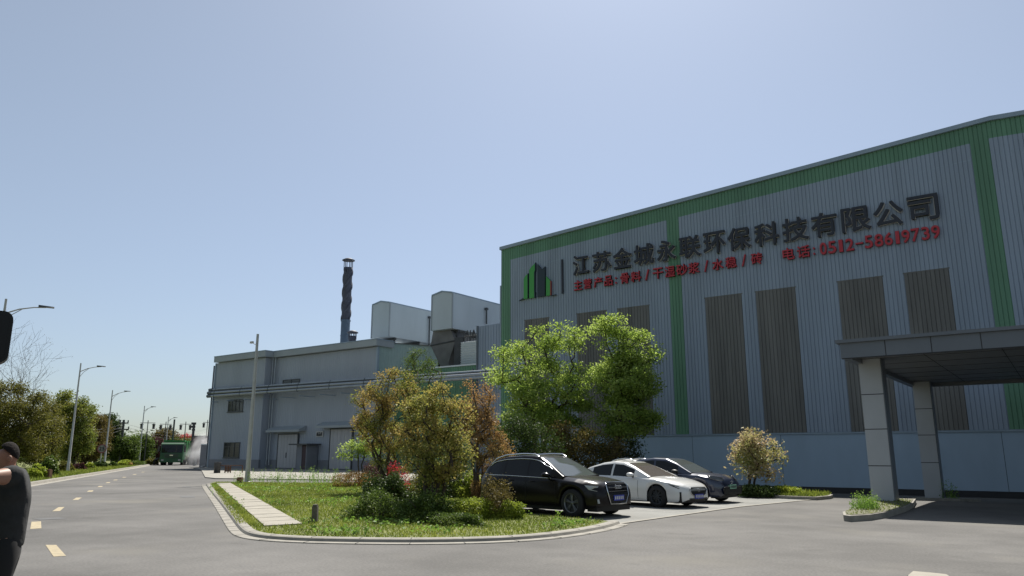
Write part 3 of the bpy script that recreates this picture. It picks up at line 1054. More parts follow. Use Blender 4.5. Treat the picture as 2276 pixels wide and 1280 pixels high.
for k in range(3):
    mb = MB()
    vs, fs = [], []
    N_ = 90
    for i in range(N_ + 1):
        t = i / N_
        th = 2 * math.pi * (t * 1.15 + k / 3)
        zz = z1 + 0.2 + (z2 - z1 - 0.4) * t
        for r_, dz in ((rS * 0.95, -0.26), (rS * 1.17, -0.12), (rS * 1.17, 0.12), (rS * 0.95, 0.26)):
            vs.append((a.x + r_ * math.cos(th), VS + r_ * math.sin(th), zz + dz))
    for i in range(N_):
        for j in range(3):
            fs.append((i * 4 + j, i * 4 + j + 1, i * 4 + 5 + j, i * 4 + 4 + j))
    mb.add(vs, fs)
    adopt(mb.build('strake', M['stackdk']), cs)
def raincap(c, zb, zt, r, parent):
    mb = MB()
    mb.lathe([(r * 1.1, zb - 0.1), (r * 1.1, zb + 0.25), (r * 0.9, zb + 0.25)], (c[0], c[1], 0), 16)
    for k in range(6):
        t = 2 * math.pi * k / 6
        x, y = c[0] + r * math.cos(t), c[1] + r * math.sin(t)
        mb.tube([(x, y, zb), (x, y, zt)], 0.05, 5)
    mb.lathe([(0.0, zt + 0.28), (r * 0.8, zt + 0.2), (r * 1.5, zt + 0.02), (r * 1.5, zt - 0.06), (0, zt - 0.06)], (c[0], c[1], 0), 16)
    adopt(mb.build('rain_cap', M['stackdk']), parent)
raincap((a.x, VS), z2, z3, rS * 0.95, cs)
a2 = lx(783, 755, 57)
vs_ = thing('roof_vent', 'short capped vent pipe standing on the grey roof beside the chimney', 'vent', (a2.x, 57, 0))
zz1, zz2 = lx(783, 752, 57).z, lx(784, 739, 57).z
mb = MB()
mb.tube([(a2.x, 57, 11), (a2.x, 57, zz1)], 0.42, 12)
adopt(mb.build('pipe', M['stackdk']), vs_)
raincap((a2.x, 57), zz1, zz2, 0.42, vs_)
def gallery(pxl, pxm, pxr, ytl, ytm, ytr, yb, v, length, label, pipe_px):
    l, m_, r = PV(pxl, ytl, v), PV(pxm, ytm, v), PV(pxr, ytr, v)
    zb = PV(pxr, yb, v).z
    t = thing('conveyor_gallery', label, 'gallery', (l.x, v, zb), 0, 'clad galleries above the roofs')
    zs = min(l.z, r.z)
    um = (l.x + r.x) / 2
    prof = [(l.x, zb), (r.x, zb), (r.x, zs), (um, m_.z), (l.x, zs)]
    mb = MB()
    mb.prism([(x, v, z) for x, z in prof], (0, length, 0))
    adopt(mb.build('wall', M['box']), t)
    mb = MB()
    for (x0, z0), (x1, z1) in ((prof[4], prof[3]), (prof[3], prof[2])):
        mb.prism([(x0, v - 0.1, z0 + 0.01), (x1, v - 0.1, z1 + 0.01), (x1, v - 0.1, z1 + 0.14), (x0, v - 0.1, z0 + 0.14)], (0, length + 0.2, 0))
    adopt(mb.build('roof', M['flash']), t)
    mb = MB()
    for x in (l.x, r.x):
        mb.box((x - 0.07, v - 0.05, zb), (x + 0.07, v + 0.07, zs))
    adopt(mb.build('corner_trim', M['eave']), t)
    mb = MB()
    for s in np.arange(1.0, length, 4.0):
        for x in (l.x + 0.2, r.x - 0.2):
            mb.box((x - 0.09, v + s, 8.0), (x + 0.09, v + s + 0.18, zb - 0.30))
        mb.box((l.x, v + s, zb - 0.30), (r.x, v + s + 0.2, zb - 0.005))
        if s > 1.5:
            mb.tube([(r.x - 0.2, v + s, zb - 0.3), (r.x - 0.2, v + s - 3.8, zb - 2.6)], 0.06, 5)
    adopt(mb.build('support', M['dark']), t)
    mb = MB()
    p = PU(pipe_px[0], pipe_px[1], r.x + 0.2)
    q = PU(pipe_px[0], pipe_px[2], r.x + 0.2)
    mb.tube([(r.x + 0.2, p.y, min(p.z, zs + 0.3)), (r.x + 0.2, p.y, q.z)], 0.09, 8)
    mb.box((r.x + 0.05, p.y - 0.14, min(p.z, zs + 0.3) - 0.15), (r.x + 0.35, p.y + 0.14, min(p.z, zs + 0.3) + 0.1))
    adopt(mb.build('downpipe', M['frame']), t)
    return t, l, r, zb
gallery(828, 849, 867, 679, 670.5, 673, 747, 60, 34, 'grey clad gallery box nearest the chimney, resting on the block roof', (955, 705, 770))
g2 = gallery(960.5, 985, 1006, 656, 648.5, 651, 729, 58, 34, 'larger grey gallery box above the dark chute beside the lettered hall', (1081.5, 686, 720))
# chute under the second gallery
v0 = 58.6
ch = thing('discharge_chute', 'dark grey sloping steel chute hanging under the larger gallery box', 'chute', (PV(985, 800, v0).x, v0, 5))
mb = MB()
top = [PV(963, 735, v0), PV(1001, 731, v0)]
bot = [PV(978, 812, v0), PV(997, 806, v0)]
mid = [PV(957, 768, v0), PV(1012, 757, v0)]
secs = []
for pr, dep in ((top, 2.6), (mid, 3.0), (bot, 1.2)):
    secs.append([(pr[0].x, v0, pr[0].z), (pr[1].x, v0, pr[1].z), (pr[1].x, v0 + dep, pr[1].z), (pr[0].x, v0 + dep, pr[0].z)])
secs.append([(x, y, 2.0) for x, y, z in secs[-1]])
vs = [p for s in secs for p in s]
fs = [(i * 4 + k, i * 4 + (k + 1) % 4, i * 4 + 4 + (k + 1) % 4, i * 4 + 4 + k) for i in range(3) for k in range(4)]
mb.add(vs, fs)
adopt(mb.build('chute_body', M['hopper']), ch)
mb = MB()
for s in secs[:2]:
    for k in range(4):
        mb.tube([s[k], s[(k + 1) % 4]], 0.09, 5)
adopt(mb.build('flange', M['dark']), ch)
# steel frame + louvred tank + annex
an = thing('annex_building', 'narrow ribbed annex with green parapet between the grey block and the lettered hall', 'factory', (PV(1062, 835, 55).x, 55, 0))
va = 55.0
x0, x1 = PV(1062, 780, va).x, UL + 2.5
zl, zr_ = PV(1062, 726, va).z, PV(1110, 718, va).z
mb = MB()
ribbed('w', (x0, va, 0), D1, N1, x1 - x0, lambda s: 0.0, lambda s: zl + (zr_ - zl) * min(1, s / 3.3), None, None, pitch=0.32, depth=0.04, mb=mb)
mb.quad((x0, va, 0), (x0, va + 16, 0), (x0, va + 16, zl), (x0, va, zl))
adopt(mb.build('wall', M['panel'], recalc=False), an)
mb = MB()
mb.box((x0 - 0.12, va - 0.1, 0), (x0 + 0.06, va + 0.06, zl + 0.06))
mb.tube([(x0 - 0.3, va - 0.3, zl - 4), (x0 - 0.3, va - 0.3, 2)], 0.1, 8)
adopt(mb.build('corner_trim', M['pipedk']), an)
mb = MB()
xg = uC + 0.15
zt_, zb_2 = PV(1058, 811, va + 0.6).z, PV(1058, 836, va + 0.6).z
ztl = PV(990, 817, va + 0.6).z
ribbed('w', (xg, va + 0.6, 0), D1, N1, x0 - xg - 0.13, lambda s: 0.0, lambda s: zt_, None, None, pitch=0.3, depth=0.03, mb=mb)
adopt(mb.build('parapet_wall', M['green'], recalc=False), an)
mb = MB()
mb.box((xg, va + 0.5, zt_ + 0.003), (x0 - 0.13, va + 0.75, zt_ + 0.14))
adopt(mb.build('coping', M['louvre']), an)
ta = thing('louvred_tank', 'white tank of horizontal ribbed sheet behind the green parapet', 'tank', (PV(1040, 790, 58).x, 60, 8))
vt = 57.0
x0t, x1t = PV(1024, 780, vt).x, PV(1060, 780, vt).x
ztt, zbt = PV(1045, 758, vt).z, PV(1045, 812, vt).z - 0.8
mb = MB()
nl = 14
for i in range(nl):
    za, zb__ = zbt + (ztt - zbt) * i / nl, zbt + (ztt - zbt) * (i + 1) / nl
    prof_r = [(x0t, vt + 0.1, za), (x1t, vt + 0.1, za), (x1t, vt - 0.05, za + (zb__ - za) * 0.7), (x0t, vt - 0.05, za + (zb__ - za) * 0.7)]
    mb.quad(*prof_r)
    mb.quad((x0t, vt - 0.05, za + (zb__ - za) * 0.7), (x1t, vt - 0.05, za + (zb__ - za) * 0.7), (x1t, vt + 0.1, zb__), (x0t, vt + 0.1, zb__))
mb.box((x0t, vt + 0.1, zbt), (x1t, vt + 4, ztt))
adopt(mb.build('louvre_wall', M['louvre'], recalc=False), ta)
mb = MB()
mb.box((x0t - 1.1, vt + 0.3, zbt - 2), (x0t - 0.02, vt + 3.5, ztt + 0.6))
adopt(mb.build('side_duct', M['dark']), ta)
mb = MB()
for k in range(6):
    xa = x0t + (x1t - x0t) * k / 5
    mb.tube([(xa, vt + 0.5, ztt), (xa, vt + 0.5, ztt + 1.2)], 0.05, 5)
    if k < 5:
        xb = x0t + (x1t - x0t) * (k + 1) / 5
        mb.tube([(xa, vt + 0.5, ztt + (1.2 if k % 2 else 0)), (xb, vt + 0.5, ztt + (0 if k % 2 else 1.2))], 0.05, 5)
mb.tube([(x0t, vt + 0.5, ztt + 0.6), (x1t, vt + 0.5, ztt + 0.6)], 0.06, 5)
adopt(mb.build('frame', M['dark']), ta)
# slender steel post lower by the chute
# --- entrance canopy
cp = thing('entrance_canopy', 'grey panelled entrance canopy standing on square columns beside the road', 'canopy', (-5.7, 26.4, 0))
cu0, cv0, cu1, cv1, cz0, cz1 = PV(1868, 780, 26.4).x, 26.4, 7.5, 40.5, 4.76, 5.26
mb = MB()
mb.box((cu0, cv0, cz0), (cu1, cv0 + 0.25, cz1))
mb.box((cu0, cv0 + 0.25, cz0 + 0.002), (cu0 + 0.25, cv1, cz1 - 0.002))
mb.box((cu0 + 0.25, cv1 - 0.25, cz0 + 0.004), (cu1, cv1, cz1 - 0.004))
mb.box((cu1 - 0.25, cv0 + 0.25, cz0 + 0.004), (cu1, cv1 - 0.25, cz1 - 0.004))
adopt(mb.build('fascia', M['canopy']), cp)
mb = MB()
for x in (PV(1967, 775, 26.4).x, PV(2069, 768, 26.4).x, PV(2180, 760, 26.4).x, 1.2, 3.4, 5.4):
    mb.box((x, cv0 - 0.006, cz0 - 0.004), (x + 0.025, cv0 + 0.02, cz1))
mb.box((cu0 + 0.02, cv0 - 0.004, cz0 - 0.02), (cu1, cv0 + 0.06, cz0 + 0.012))
for yv in (29.4, 32.4, 35.4, 38.4):
    mb.box((cu0 - 0.006, yv, cz0 - 0.004), (cu0 + 0.02, yv + 0.025, cz1))
adopt(mb.build('panel_joint', M['seam']), cp)
mb = MB()
mb.box((cu0 - 0.12, cv0 - 0.12, cz1 + 0.003), (cu1 + 0.12, cv1 + 0.12, cz1 + 0.11))
adopt(mb.build('roof_edge', M['canopy']), cp)
mb = MB()
mb.box((cu0 + 0.25, cv0 + 0.25, cz0 + 0.16), (cu1 - 0.25, cv1 - 0.25, cz0 + 0.3))
adopt(mb.build('soffit', M['soffit']), cp)
mb = MB()
for yv in np.arange(cv0 + 2, cv1, 2.0):
    mb.box((cu0 + 0.25, yv, cz0 + 0.15), (cu1 - 0.25, yv + 0.02, cz0 + 0.165))
for xv in np.arange(cu0 + 2.2, cu1, 2.2):
    mb.box((xv, cv0 + 0.25, cz0 + 0.152), (xv + 0.02, cv1 - 0.25, cz0 + 0.164))
adopt(mb.build('soffit_joint', M['seam']), cp)
cA = PV(1908, 810, 28.4)
cw = PV(1956, 806, 28.4).x - cA.x
cB = PV(2028, 858, 39.2)
for (x, y) in ((cA.x, 28.4), (cB.x, 39.2), (5.6, 28.4), (5.6, 39.2)):
    mb = MB()
    zf = zg(x, y) - 0.05
    mb.box((x, y, zf), (x + cw, y + cw, cz0 + 0.155))
    c = adopt(mb.build('column', M['col']), cp)
    s = MB()
    for zz in (zf + 0.02, 1.28, 2.5, 3.68):
        e = 0.004
        s.box((x - e, y - e, zz), (x + cw + e, y + cw + e, zz + 0.028))
    o = s.build('joint', M['seam'])
    o.parent = c
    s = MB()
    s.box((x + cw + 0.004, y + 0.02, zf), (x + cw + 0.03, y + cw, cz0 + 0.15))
    o = s.build('dark_side_panel', M['canopy'])  # thin dark panel over one side of the column
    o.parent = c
# kerbed islands under the near columns
IS = [G(1876, 1158), G(1890, 1160), G(1935, 1157), G(1975, 1150), G(2010, 1139), Vector((-4.3, 27.8, 0)), Vector((-4.6, 30.4, 0)), Vector((-6.1, 30.2, 0)), G(1900, 1142), G(1874, 1150)]
mb = MB()
mb.prism([(p.x, p.y, -0.02) for p in IS], (0, 0, 0.17))
structure(mb.build('kerb', M['kerb']))
mb = MB()
cI = sum((p for p in IS), Vector()) / len(IS)
mb.prism([(cI.x + (p.x - cI.x) * 0.93, cI.y + (p.y - cI.y) * 0.93, 0.13) for p in IS], (0, 0, 0.03))
structure(mb.build('planting_soil', M['dust_soil']))
IS2 = [Vector((cB.x - 0.4, 38.2, 0)), Vector((cB.x + 1.5, 38.2, 0)), Vector((cB.x + 2.0, 39, 0)), Vector((cB.x + 2.0, 41, 0)), Vector((cB.x - 0.4, 41, 0))]
mb = MB()
mb.prism([(p.x, p.y, zg(p.x, p.y) - 0.05) for p in IS2], (0, 0, 0.18))
structure(mb.build('kerb', M['kerb']))
# ------------------------------------------------------------------ vegetation
def leaves_mesh(name, C, size, m, parent=None, up=0.35, rng=RNG, aspect=0.55, sizes=None, droop=0.0):
    """one folded four-point leaf per centre in C"""
    n = len(C)
    nrm = rng.normal(size=(n, 3))
    nrm[:, 2] = np.abs(nrm[:, 2]) * 0.8 + up
    nrm /= np.linalg.norm(nrm, axis=1)[:, None]
    d = rng.normal(size=(n, 3))
    d[:, 2] -= droop
    d -= nrm * (d * nrm).sum(1)[:, None]
    d /= np.linalg.norm(d, axis=1)[:, None] + 1e-9
    s = np.cross(nrm, d)
    L = (size * rng.uniform(0.65, 1.35, n))[:, None] if sizes is None else (sizes * rng.uniform(0.7, 1.3, n))[:, None]
    W_ = L * aspect * 0.5
    P = np.empty((n, 4, 3))
    P[:, 0] = C - d * L * 0.5
    P[:, 1] = C + s * W_ + nrm * W_ * 0.25
    P[:, 2] = C + d * L * 0.5 - nrm * L * 0.08
    P[:, 3] = C - s * W_ + nrm * W_ * 0.25
    F = np.arange(n * 4).reshape(n, 4)
    return np_mesh(name, P.reshape(-1, 3), F, m, parent)

def skeleton(base_pts, attract, rng, trunk_top, step=0.5, wander=0.12):
    nodes = [Vector(p) for p in base_pts]
    par = [-1] + list(range(len(base_pts) - 1))
    order = sorted(range(len(attract)), key=lambda i: (Vector(attract[i]) - trunk_top).length)
    tips = []
    for i in order:
        a = Vector(attract[i])
        best, bd = 0, 1e9
        for j, q in enumerate(nodes):
            if j < len(base_pts) - 1 and j < (len(base_pts) * 0.45):
                continue
            dd = a - q
            c = dd.length + 0.9 * max(0.0, q.z - a.z + 0.1)
            if c < bd:
                best, bd = j, c
        q = nodes[best]
        L = (a - q).length
        k = max(1, int(L / step))
        prev = best
        for t in range(1, k + 1):
            f = t / k
            p = q.lerp(a, f)
            p.z -= 0.14 * L * math.sin(math.pi * f) * 0.5
            if t < k:
                p += Vector(rng.normal(size=3)) * wander * step
            nodes.append(p)
            par.append(prev)
            prev = len(nodes) - 1
        tips.append(prev)
    w = [0.0] * len(nodes)
    kids = [0] * len(nodes)
    for j in range(len(nodes)):
        if par[j] >= 0:
            kids[par[j]] += 1
    for j in range(len(nodes) - 1, -1, -1):
        if kids[j] == 0:
            w[j] += 1
        if par[j] >= 0:
            w[par[j]] += w[j]
    return nodes, par, w
def limbs_mesh(mb, nodes, par, w, r0, rmin, sides=5):
    wt = max(w)
    R = [max(rmin, r0 * (x / wt) ** 0.5) for x in w]
    main = {}
    for j in range(len(nodes)):
        p = par[j]
        if p >= 0 and (p not in main or w[j] > w[main[p]]):
            main[p] = j
    done = set()
    for j in range(len(nodes)):
        p = par[j]
        if p < 0 or j in done:
            continue
        if p in main and main[p] == j and par[p] >= 0 and main.get(par[p]) == p:
            continue
        if p in main and main[p] == j and par[p] >= 0:
            pass
        chain = [p, j]
        done.add(j)
        while chain[-1] in main:
            nx = main[chain[-1]]
            chain.append(nx)
            done.add(nx)
        rr = [min(R[k], R[j]) if i == 0 and p in main and main[p] != j else R[k] for i, k in enumerate(chain)]
        mb.tube([nodes[k] for k in chain], rr, sides, 0, cap=False)
def in_ellipsoids(crowns, n, rng, shell=0.55):
    vol = np.array([c[3] * c[4] * c[5] for c in crowns])
    pick = rng.choice(len(crowns), n, p=vol / vol.sum())
    d = rng.normal(size=(n, 3))
    d /= np.linalg.norm(d, axis=1)[:, None]
    r = rng.random(n) ** (1 / (3 + 2 * shell))
    c = np.array([q[:3] for q in crowns])[pick]
    s = np.array([q[3:6] for q in crowns])[pick]
    return c + d * r[:, None] * s
def tree(name, label, base, crowns, nclump, nleaf, leaf, lm, r0=0.12, stems=1, spread=0.32, bark=None, group=None, seed=1, clear=0.35, cat='tree', up=0.35, lean=(0, 0), droop=0.2, shell=0.55, spread_z=0.75, bare_tips=0, aspect=0.55):
    """crowns: (du, dv, z, ru, rv, rz) around the base, z above the base"""
    rng = np.random.default_rng(seed)
    t = thing(name, label, cat, tuple(base), 0, group)
    cr = [tuple(c) for c in crowns]
    A = in_ellipsoids(cr, nclump, rng, shell)
    zc = sum(c[2] for c in cr) / len(cr)
    zmin = min(c[2] - c[5] for c in cr)
    mb = MB()
    per = np.array_split(rng.permutation(nclump), stems)
    if stems > 1:
        ang = np.arctan2(A[:, 1], A[:, 0])
        per = np.array_split(np.argsort(ang), stems)
    for k in range(stems):
        a = A[per[k]]
        cx, cy = a.mean(0)[:2] if stems > 1 else (lean[0], lean[1])
        top = Vector((cx * 0.5, cy * 0.5, zmin + (zc - zmin) * clear * 2))
        b0 = Vector((rng.normal() * 0.12, rng.normal() * 0.12, 0)) if stems > 1 else Vector((0, 0, 0))
        npt = 6
        bp = []
        for i in range(npt):
            f = i / (npt - 1)
            q = b0.lerp(top, f) + Vector((rng.normal(), rng.normal(), 0)) * 0.03 * top.z * (f > 0) * (f < 1)
            bp.append(q)
        bp[0].z -= 0.15
        nodes, par, w = skeleton(bp, [tuple(p) for p in a], rng, top, step=max(0.35, 0.07 * zc))
        limbs_mesh(mb, nodes, par, w, r0 / math.sqrt(stems) * (1.25 if stems > 1 else 1), 0.012 if r0 < 0.2 else 0.02)
    mb.build('trunk', bark or M['bark'], t, recalc=False)
    use = A[bare_tips:]
    wts = rng.uniform(0.35, 1.0, len(use))
    idx = rng.choice(len(use), nleaf, p=wts / wts.sum())
    off = np.clip(rng.normal(size=(nleaf, 3)), -1.9, 1.9) * spread
    off[:, 2] *= spread_z
    C = use[idx] + off
    leaves_mesh('crown', C, leaf, lm, t, up=up, rng=rng, droop=droop, aspect=aspect)
    return t
def shrub(name, label, base, r, nleaf, leaf, lm, group=None, seed=1, cat='shrub', boxy=2.0, rough=0.16, core=True, stems=True, up=0.5):
    """leafy mass of half-sizes r=(ru, rv, rz) sitting on the ground"""
    rng = np.random.default_rng(seed)
    nleaf = int(nleaf * 2.1)
    t = thing(name, label, cat, tuple(base), 0, group)
    d = rng.normal(size=(nleaf, 3))
    d[:, 2] = np.abs(d[:, 2]) * 1.1 - 0.12
    k = (np.abs(d) ** boxy).sum(1) ** (1 / boxy)
    d = d / k[:, None]
    ph = rng.uniform(0, 6.28, 6)
    lump = 1 + rough * (np.sin(d[:, 0] * 5 + ph[0]) * np.sin(d[:, 1] * 5 + ph[1]) + np.sin(d[:, 2] * 6 + ph[2] + d[:, 0] * 3))
    rad = (1 - 0.35 * rng.random(nleaf) ** 2 + 0.07 * rng.normal(size=nleaf)) * lump
    C = d * rad[:, None] * np.array([r[0], r[1], 2 * r[2] * 0.92])
    C[:, 2] = np.maximum(C[:, 2], 0.02) 
    leaves_mesh('foliage', C, leaf, lm, t, up=up, rng=rng)
    mb = MB()
    if core:
        nn = 7
        for i in range(nn):
            a = 2 * math.pi * i / nn + rng.random()
            e = Vector((math.cos(a) * r[0] * 0.7, math.sin(a) * r[1] * 0.7, r[2] * rng.uniform(1.0, 1.7)))
            mb.tube([(e.x * 0.15, e.y * 0.15, -0.05), (e.x * 0.5, e.y * 0.5, e.z * 0.5), tuple(e)], [0.022, 0.016, 0.008], 4, 0, cap=False)
        mb.build('stem', M['bark'], t, recalc=False)
    return t
# foliage colours
LM = {}
LM['bright'] = leaf_mat('leaf_bright', [(0.11, 0.175, 0.03), (0.22, 0.32, 0.05), (0.36, 0.46, 0.10), (0.46, 0.55, 0.22)], 0.58, gloss=0.02)
LM['maple'] = leaf_mat('leaf_maple', [(0.12, 0.15, 0.035), (0.23, 0.25, 0.05), (0.36, 0.25, 0.08), (0.40, 0.28, 0.10)], 0.52)
LM['maple_r'] = leaf_mat('leaf_maple_red', [(0.12, 0.12, 0.035), (0.23, 0.17, 0.055), (0.34, 0.19, 0.075), (0.28, 0.23, 0.07)], 0.5)
LM['maple_g'] = leaf_mat('leaf_maple_green', [(0.12, 0.145, 0.035), (0.24, 0.25, 0.055), (0.36, 0.29, 0.085), (0.40, 0.26, 0.09)], 0.52)
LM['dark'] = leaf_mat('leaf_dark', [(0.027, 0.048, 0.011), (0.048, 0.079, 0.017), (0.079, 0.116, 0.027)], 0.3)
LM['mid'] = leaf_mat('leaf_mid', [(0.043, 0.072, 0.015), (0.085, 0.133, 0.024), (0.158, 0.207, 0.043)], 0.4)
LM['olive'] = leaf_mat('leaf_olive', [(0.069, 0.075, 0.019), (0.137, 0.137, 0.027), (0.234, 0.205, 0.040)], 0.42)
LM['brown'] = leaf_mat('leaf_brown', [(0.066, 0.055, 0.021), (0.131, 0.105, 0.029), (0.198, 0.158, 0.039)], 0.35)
LM['purple'] = leaf_mat('leaf_purple', [(0.048, 0.023, 0.023), (0.084, 0.037, 0.037), (0.105, 0.063, 0.037)], 0.35)
LM['roadmix'] = leaf_mat('leaf_roadside', [(0.072, 0.101, 0.022), (0.138, 0.176, 0.034), (0.228, 0.250, 0.048), (0.252, 0.203, 0.066)], 0.45)
LM['twig_green'] = leaf_mat('leaf_fresh', [(0.05, 0.085, 0.02), (0.10, 0.15, 0.035), (0.17, 0.22, 0.06)], 0.45)
LM['red'] = leaf_mat('leaf_red', [(0.316, 0.021, 0.031), (0.443, 0.042, 0.053), (0.475, 0.105, 0.095)], 0.4)
LM['lime'] = leaf_mat('leaf_lime', [(0.148, 0.211, 0.021), (0.253, 0.316, 0.037), (0.401, 0.422, 0.063)], 0.45)
LM['orange'] = leaf_mat('leaf_orange', [(0.126, 0.169, 0.031), (0.379, 0.211, 0.053), (0.475, 0.274, 0.095)], 0.4)
LM['pale'] = leaf_mat('leaf_pale', [(0.20, 0.25, 0.06), (0.38, 0.37, 0.13), (0.45, 0.33, 0.21), (0.30, 0.37, 0.10)], 0.45, gloss=0.03)
LM['grass'] = leaf_mat('grass_blade', [(0.094, 0.125, 0.021), (0.188, 0.235, 0.036), (0.325, 0.351, 0.071)], 0.4, nscale=0.5)
LM['weed'] = leaf_mat('weed_leaf', [(0.071, 0.142, 0.029), (0.157, 0.271, 0.042), (0.285, 0.427, 0.086)], 0.45)

def crown_px(base, x0, x1, y0, y1, depth=1.0):
    """ellipsoid filling the picture box x0..x1, y0..y1 at the distance of base"""
    d = math.hypot(base[0], base[1])
    c = PD((x0 + x1) / 2, (y0 + y1) / 2, d)
    l, r = PD(x0, (y0 + y1) / 2, d), PD(x1, (y0 + y1) / 2, d)
    rx = (r - l).length / 2
    zt, zb = PD((x0 + x1) / 2, y0, d).z, PD((x0 + x1) / 2, y1, d).z
    return (c.x - base[0], c.y - base[1], (zt + zb) / 2 - base[2], rx, rx * depth, (zt - zb) / 2)
GRP = 'garden trees on the lawn'
# ornamental trees on the lawn island, from the left
b = G(862, 1098)
tree('maple_tree', 'orange and green leaved garden tree, leftmost of the lawn trees', b, [crown_px(b, 776, 870, 850, 960), crown_px(b, 820, 925, 818, 930), crown_px(b, 785, 915, 900, 1010), crown_px(b, 830, 925, 980, 1060)], 165, 14500, 0.085, LM['maple'], 0.11, stems=7, spread=0.15, group=GRP, seed=11, clear=0.12, shell=0.3)
b = G(963, 1152)
tree('maple_tree', 'yellow-brown leaved garden tree nearest the kerb, its slender trunk in front of the shrubs', b, [crown_px(b, 888, 985, 880, 990), crown_px(b, 950, 1050, 878, 1000), crown_px(b, 890, 1048, 960, 1075), crown_px(b, 935, 1010, 860, 930)], 165, 13000, 0.075, LM['maple_g'], 0.10, stems=5, spread=0.13, group=GRP, seed=12, clear=0.15, shell=0.3)
b = G(1056, 1112)
tree('maple_tree', 'narrow red-brown leaved garden tree behind the rear of the black car', b, [crown_px(b, 1026, 1106, 830, 930), crown_px(b, 1020, 1112, 900, 1010), crown_px(b, 1045, 1135, 960, 1060)], 115, 8500, 0.08, LM['maple_r'], 0.09, stems=4, spread=0.14, group=GRP, seed=13, clear=0.2, shell=0.3)
b = G(1203, 1076)
tree('broadleaf_tree', 'tall bright green spreading tree beside the green-edged hall corner', b, [crown_px(b, 1092, 1190, 765, 880), crown_px(b, 1150, 1240, 730, 800), crown_px(b, 1200, 1300, 722, 830), crown_px(b, 1120, 1325, 800, 930), crown_px(b, 1110, 1310, 900, 1010)], 160, 27000, 0.145, LM['bright'], 0.19, stems=3, spread=0.36, group=GRP, seed=14, clear=0.3, shell=1.2, spread_z=0.48)
b = G(1372, 1080)
tree('broadleaf_tree', 'tall bright green tree rising between the white car and the hall wall', b, [crown_px(b, 1318, 1400, 700, 790), crown_px(b, 1380, 1458, 740, 830), crown_px(b, 1318, 1455, 790, 900), crown_px(b, 1330, 1455, 880, 970), crown_px(b, 1338, 1380, 694, 740)], 145, 24000, 0.145, LM['bright'], 0.17, stems=2, spread=0.34, group=GRP, seed=15, clear=0.3, shell=1.2, spread_z=0.48)
b = G(935, 1068)
tree('evergreen_tree', 'olive-green rounded tree showing above the orange-leaved garden trees', b, [crown_px(b, 885, 985, 790, 900), crown_px(b, 915, 960, 768, 830), crown_px(b, 900, 980, 880, 960)], 90, 7500, 0.10, LM['twig_green'], 0.1, stems=4, spread=0.20, group=GRP, seed=16, clear=0.2, up=0.1)
b = PD(1672, 1088, G(1668, 1104).xy.length * 1.03)
b.z = 0.0
tree('ornamental_tree', 'small round tree with pale pink-yellow leaves in front of the hall plinth', b, [crown_px(b, 1612, 1738, 975, 1050), crown_px(b, 1630, 1720, 962, 1030), crown_px(b, 1650, 1685, 950, 990), crown_px(b, 1610, 1745, 1025, 1068)], 52, 4600, 0.12, LM['pale'], 0.07, stems=3, spread=0.20, group=None, seed=17, clear=0.3)
b = G(800, 1082)
tree('young_tree', 'small lime green young tree in front of the right canopied door', b, [crown_px(b, 778, 822, 955, 1010), crown_px(b, 755, 800, 990, 1020), crown_px(b, 795, 850, 980, 1015)], 40, 2200, 0.10, LM['bright'], 0.04, stems=2, spread=0.16, group=GRP, seed=18, clear=0.35)
# dark underwood behind the black car
b = G(1150, 1090)
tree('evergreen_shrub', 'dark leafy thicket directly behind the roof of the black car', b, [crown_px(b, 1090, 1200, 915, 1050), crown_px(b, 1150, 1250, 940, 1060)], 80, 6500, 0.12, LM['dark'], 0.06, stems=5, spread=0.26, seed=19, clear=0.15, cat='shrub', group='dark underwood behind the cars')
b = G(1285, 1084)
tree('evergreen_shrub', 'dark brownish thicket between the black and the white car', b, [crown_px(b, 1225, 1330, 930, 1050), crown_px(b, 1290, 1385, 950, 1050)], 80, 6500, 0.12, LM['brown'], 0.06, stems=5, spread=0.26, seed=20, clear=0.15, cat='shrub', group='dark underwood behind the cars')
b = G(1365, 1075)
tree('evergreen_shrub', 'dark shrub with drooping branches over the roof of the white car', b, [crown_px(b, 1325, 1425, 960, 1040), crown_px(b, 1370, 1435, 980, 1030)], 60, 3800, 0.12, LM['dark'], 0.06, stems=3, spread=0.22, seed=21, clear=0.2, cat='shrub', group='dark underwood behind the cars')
def shrub_px(name, label, x0, x1, y0, yb, leaf, lm, n, group=None, seed=1, depth=1.0, boxy=2.0, gy=None, rough=0.16, up=0.5):
    b = G((x0 + x1) / 2, gy or yb)
    d = b.xy.length
    l, r = PD(x0, yb, d), PD(x1, yb, d)
    rx = (r.xy - l.xy).length / 2
    zt = PD((x0 + x1) / 2, y0, d).z
    b.z = 0.06 if b.x > -40 else 0.1
    return shrub(name, label, b, (rx, rx * depth, max(0.12, (zt - 0.1) / 2)), n, leaf, lm, group, seed, boxy=boxy, rough=rough, up=up)
GS = 'shrubs under the garden trees'
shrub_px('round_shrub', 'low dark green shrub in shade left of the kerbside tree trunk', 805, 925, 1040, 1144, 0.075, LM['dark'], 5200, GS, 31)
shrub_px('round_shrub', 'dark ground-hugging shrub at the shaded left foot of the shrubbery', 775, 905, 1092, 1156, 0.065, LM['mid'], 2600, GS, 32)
shrub_px('round_shrub', 'mid green low shrub around the slender kerbside trunk', 885, 1010, 1092, 1164, 0.065, LM['mid'], 3200, GS, 33)
shrub_px('clipped_hedge', 'lime-topped clipped hedge right of the kerbside trunk', 1000, 1095, 1104, 1158, 0.05, LM['lime'], 3600, GS, 34, boxy=4, rough=0.05, depth=0.8)
shrub_px('round_shrub', 'lime green little shrub beside the hidden rear wheel of the black car', 1098, 1165, 1112, 1158, 0.06, LM['lime'], 1700, GS, 35)
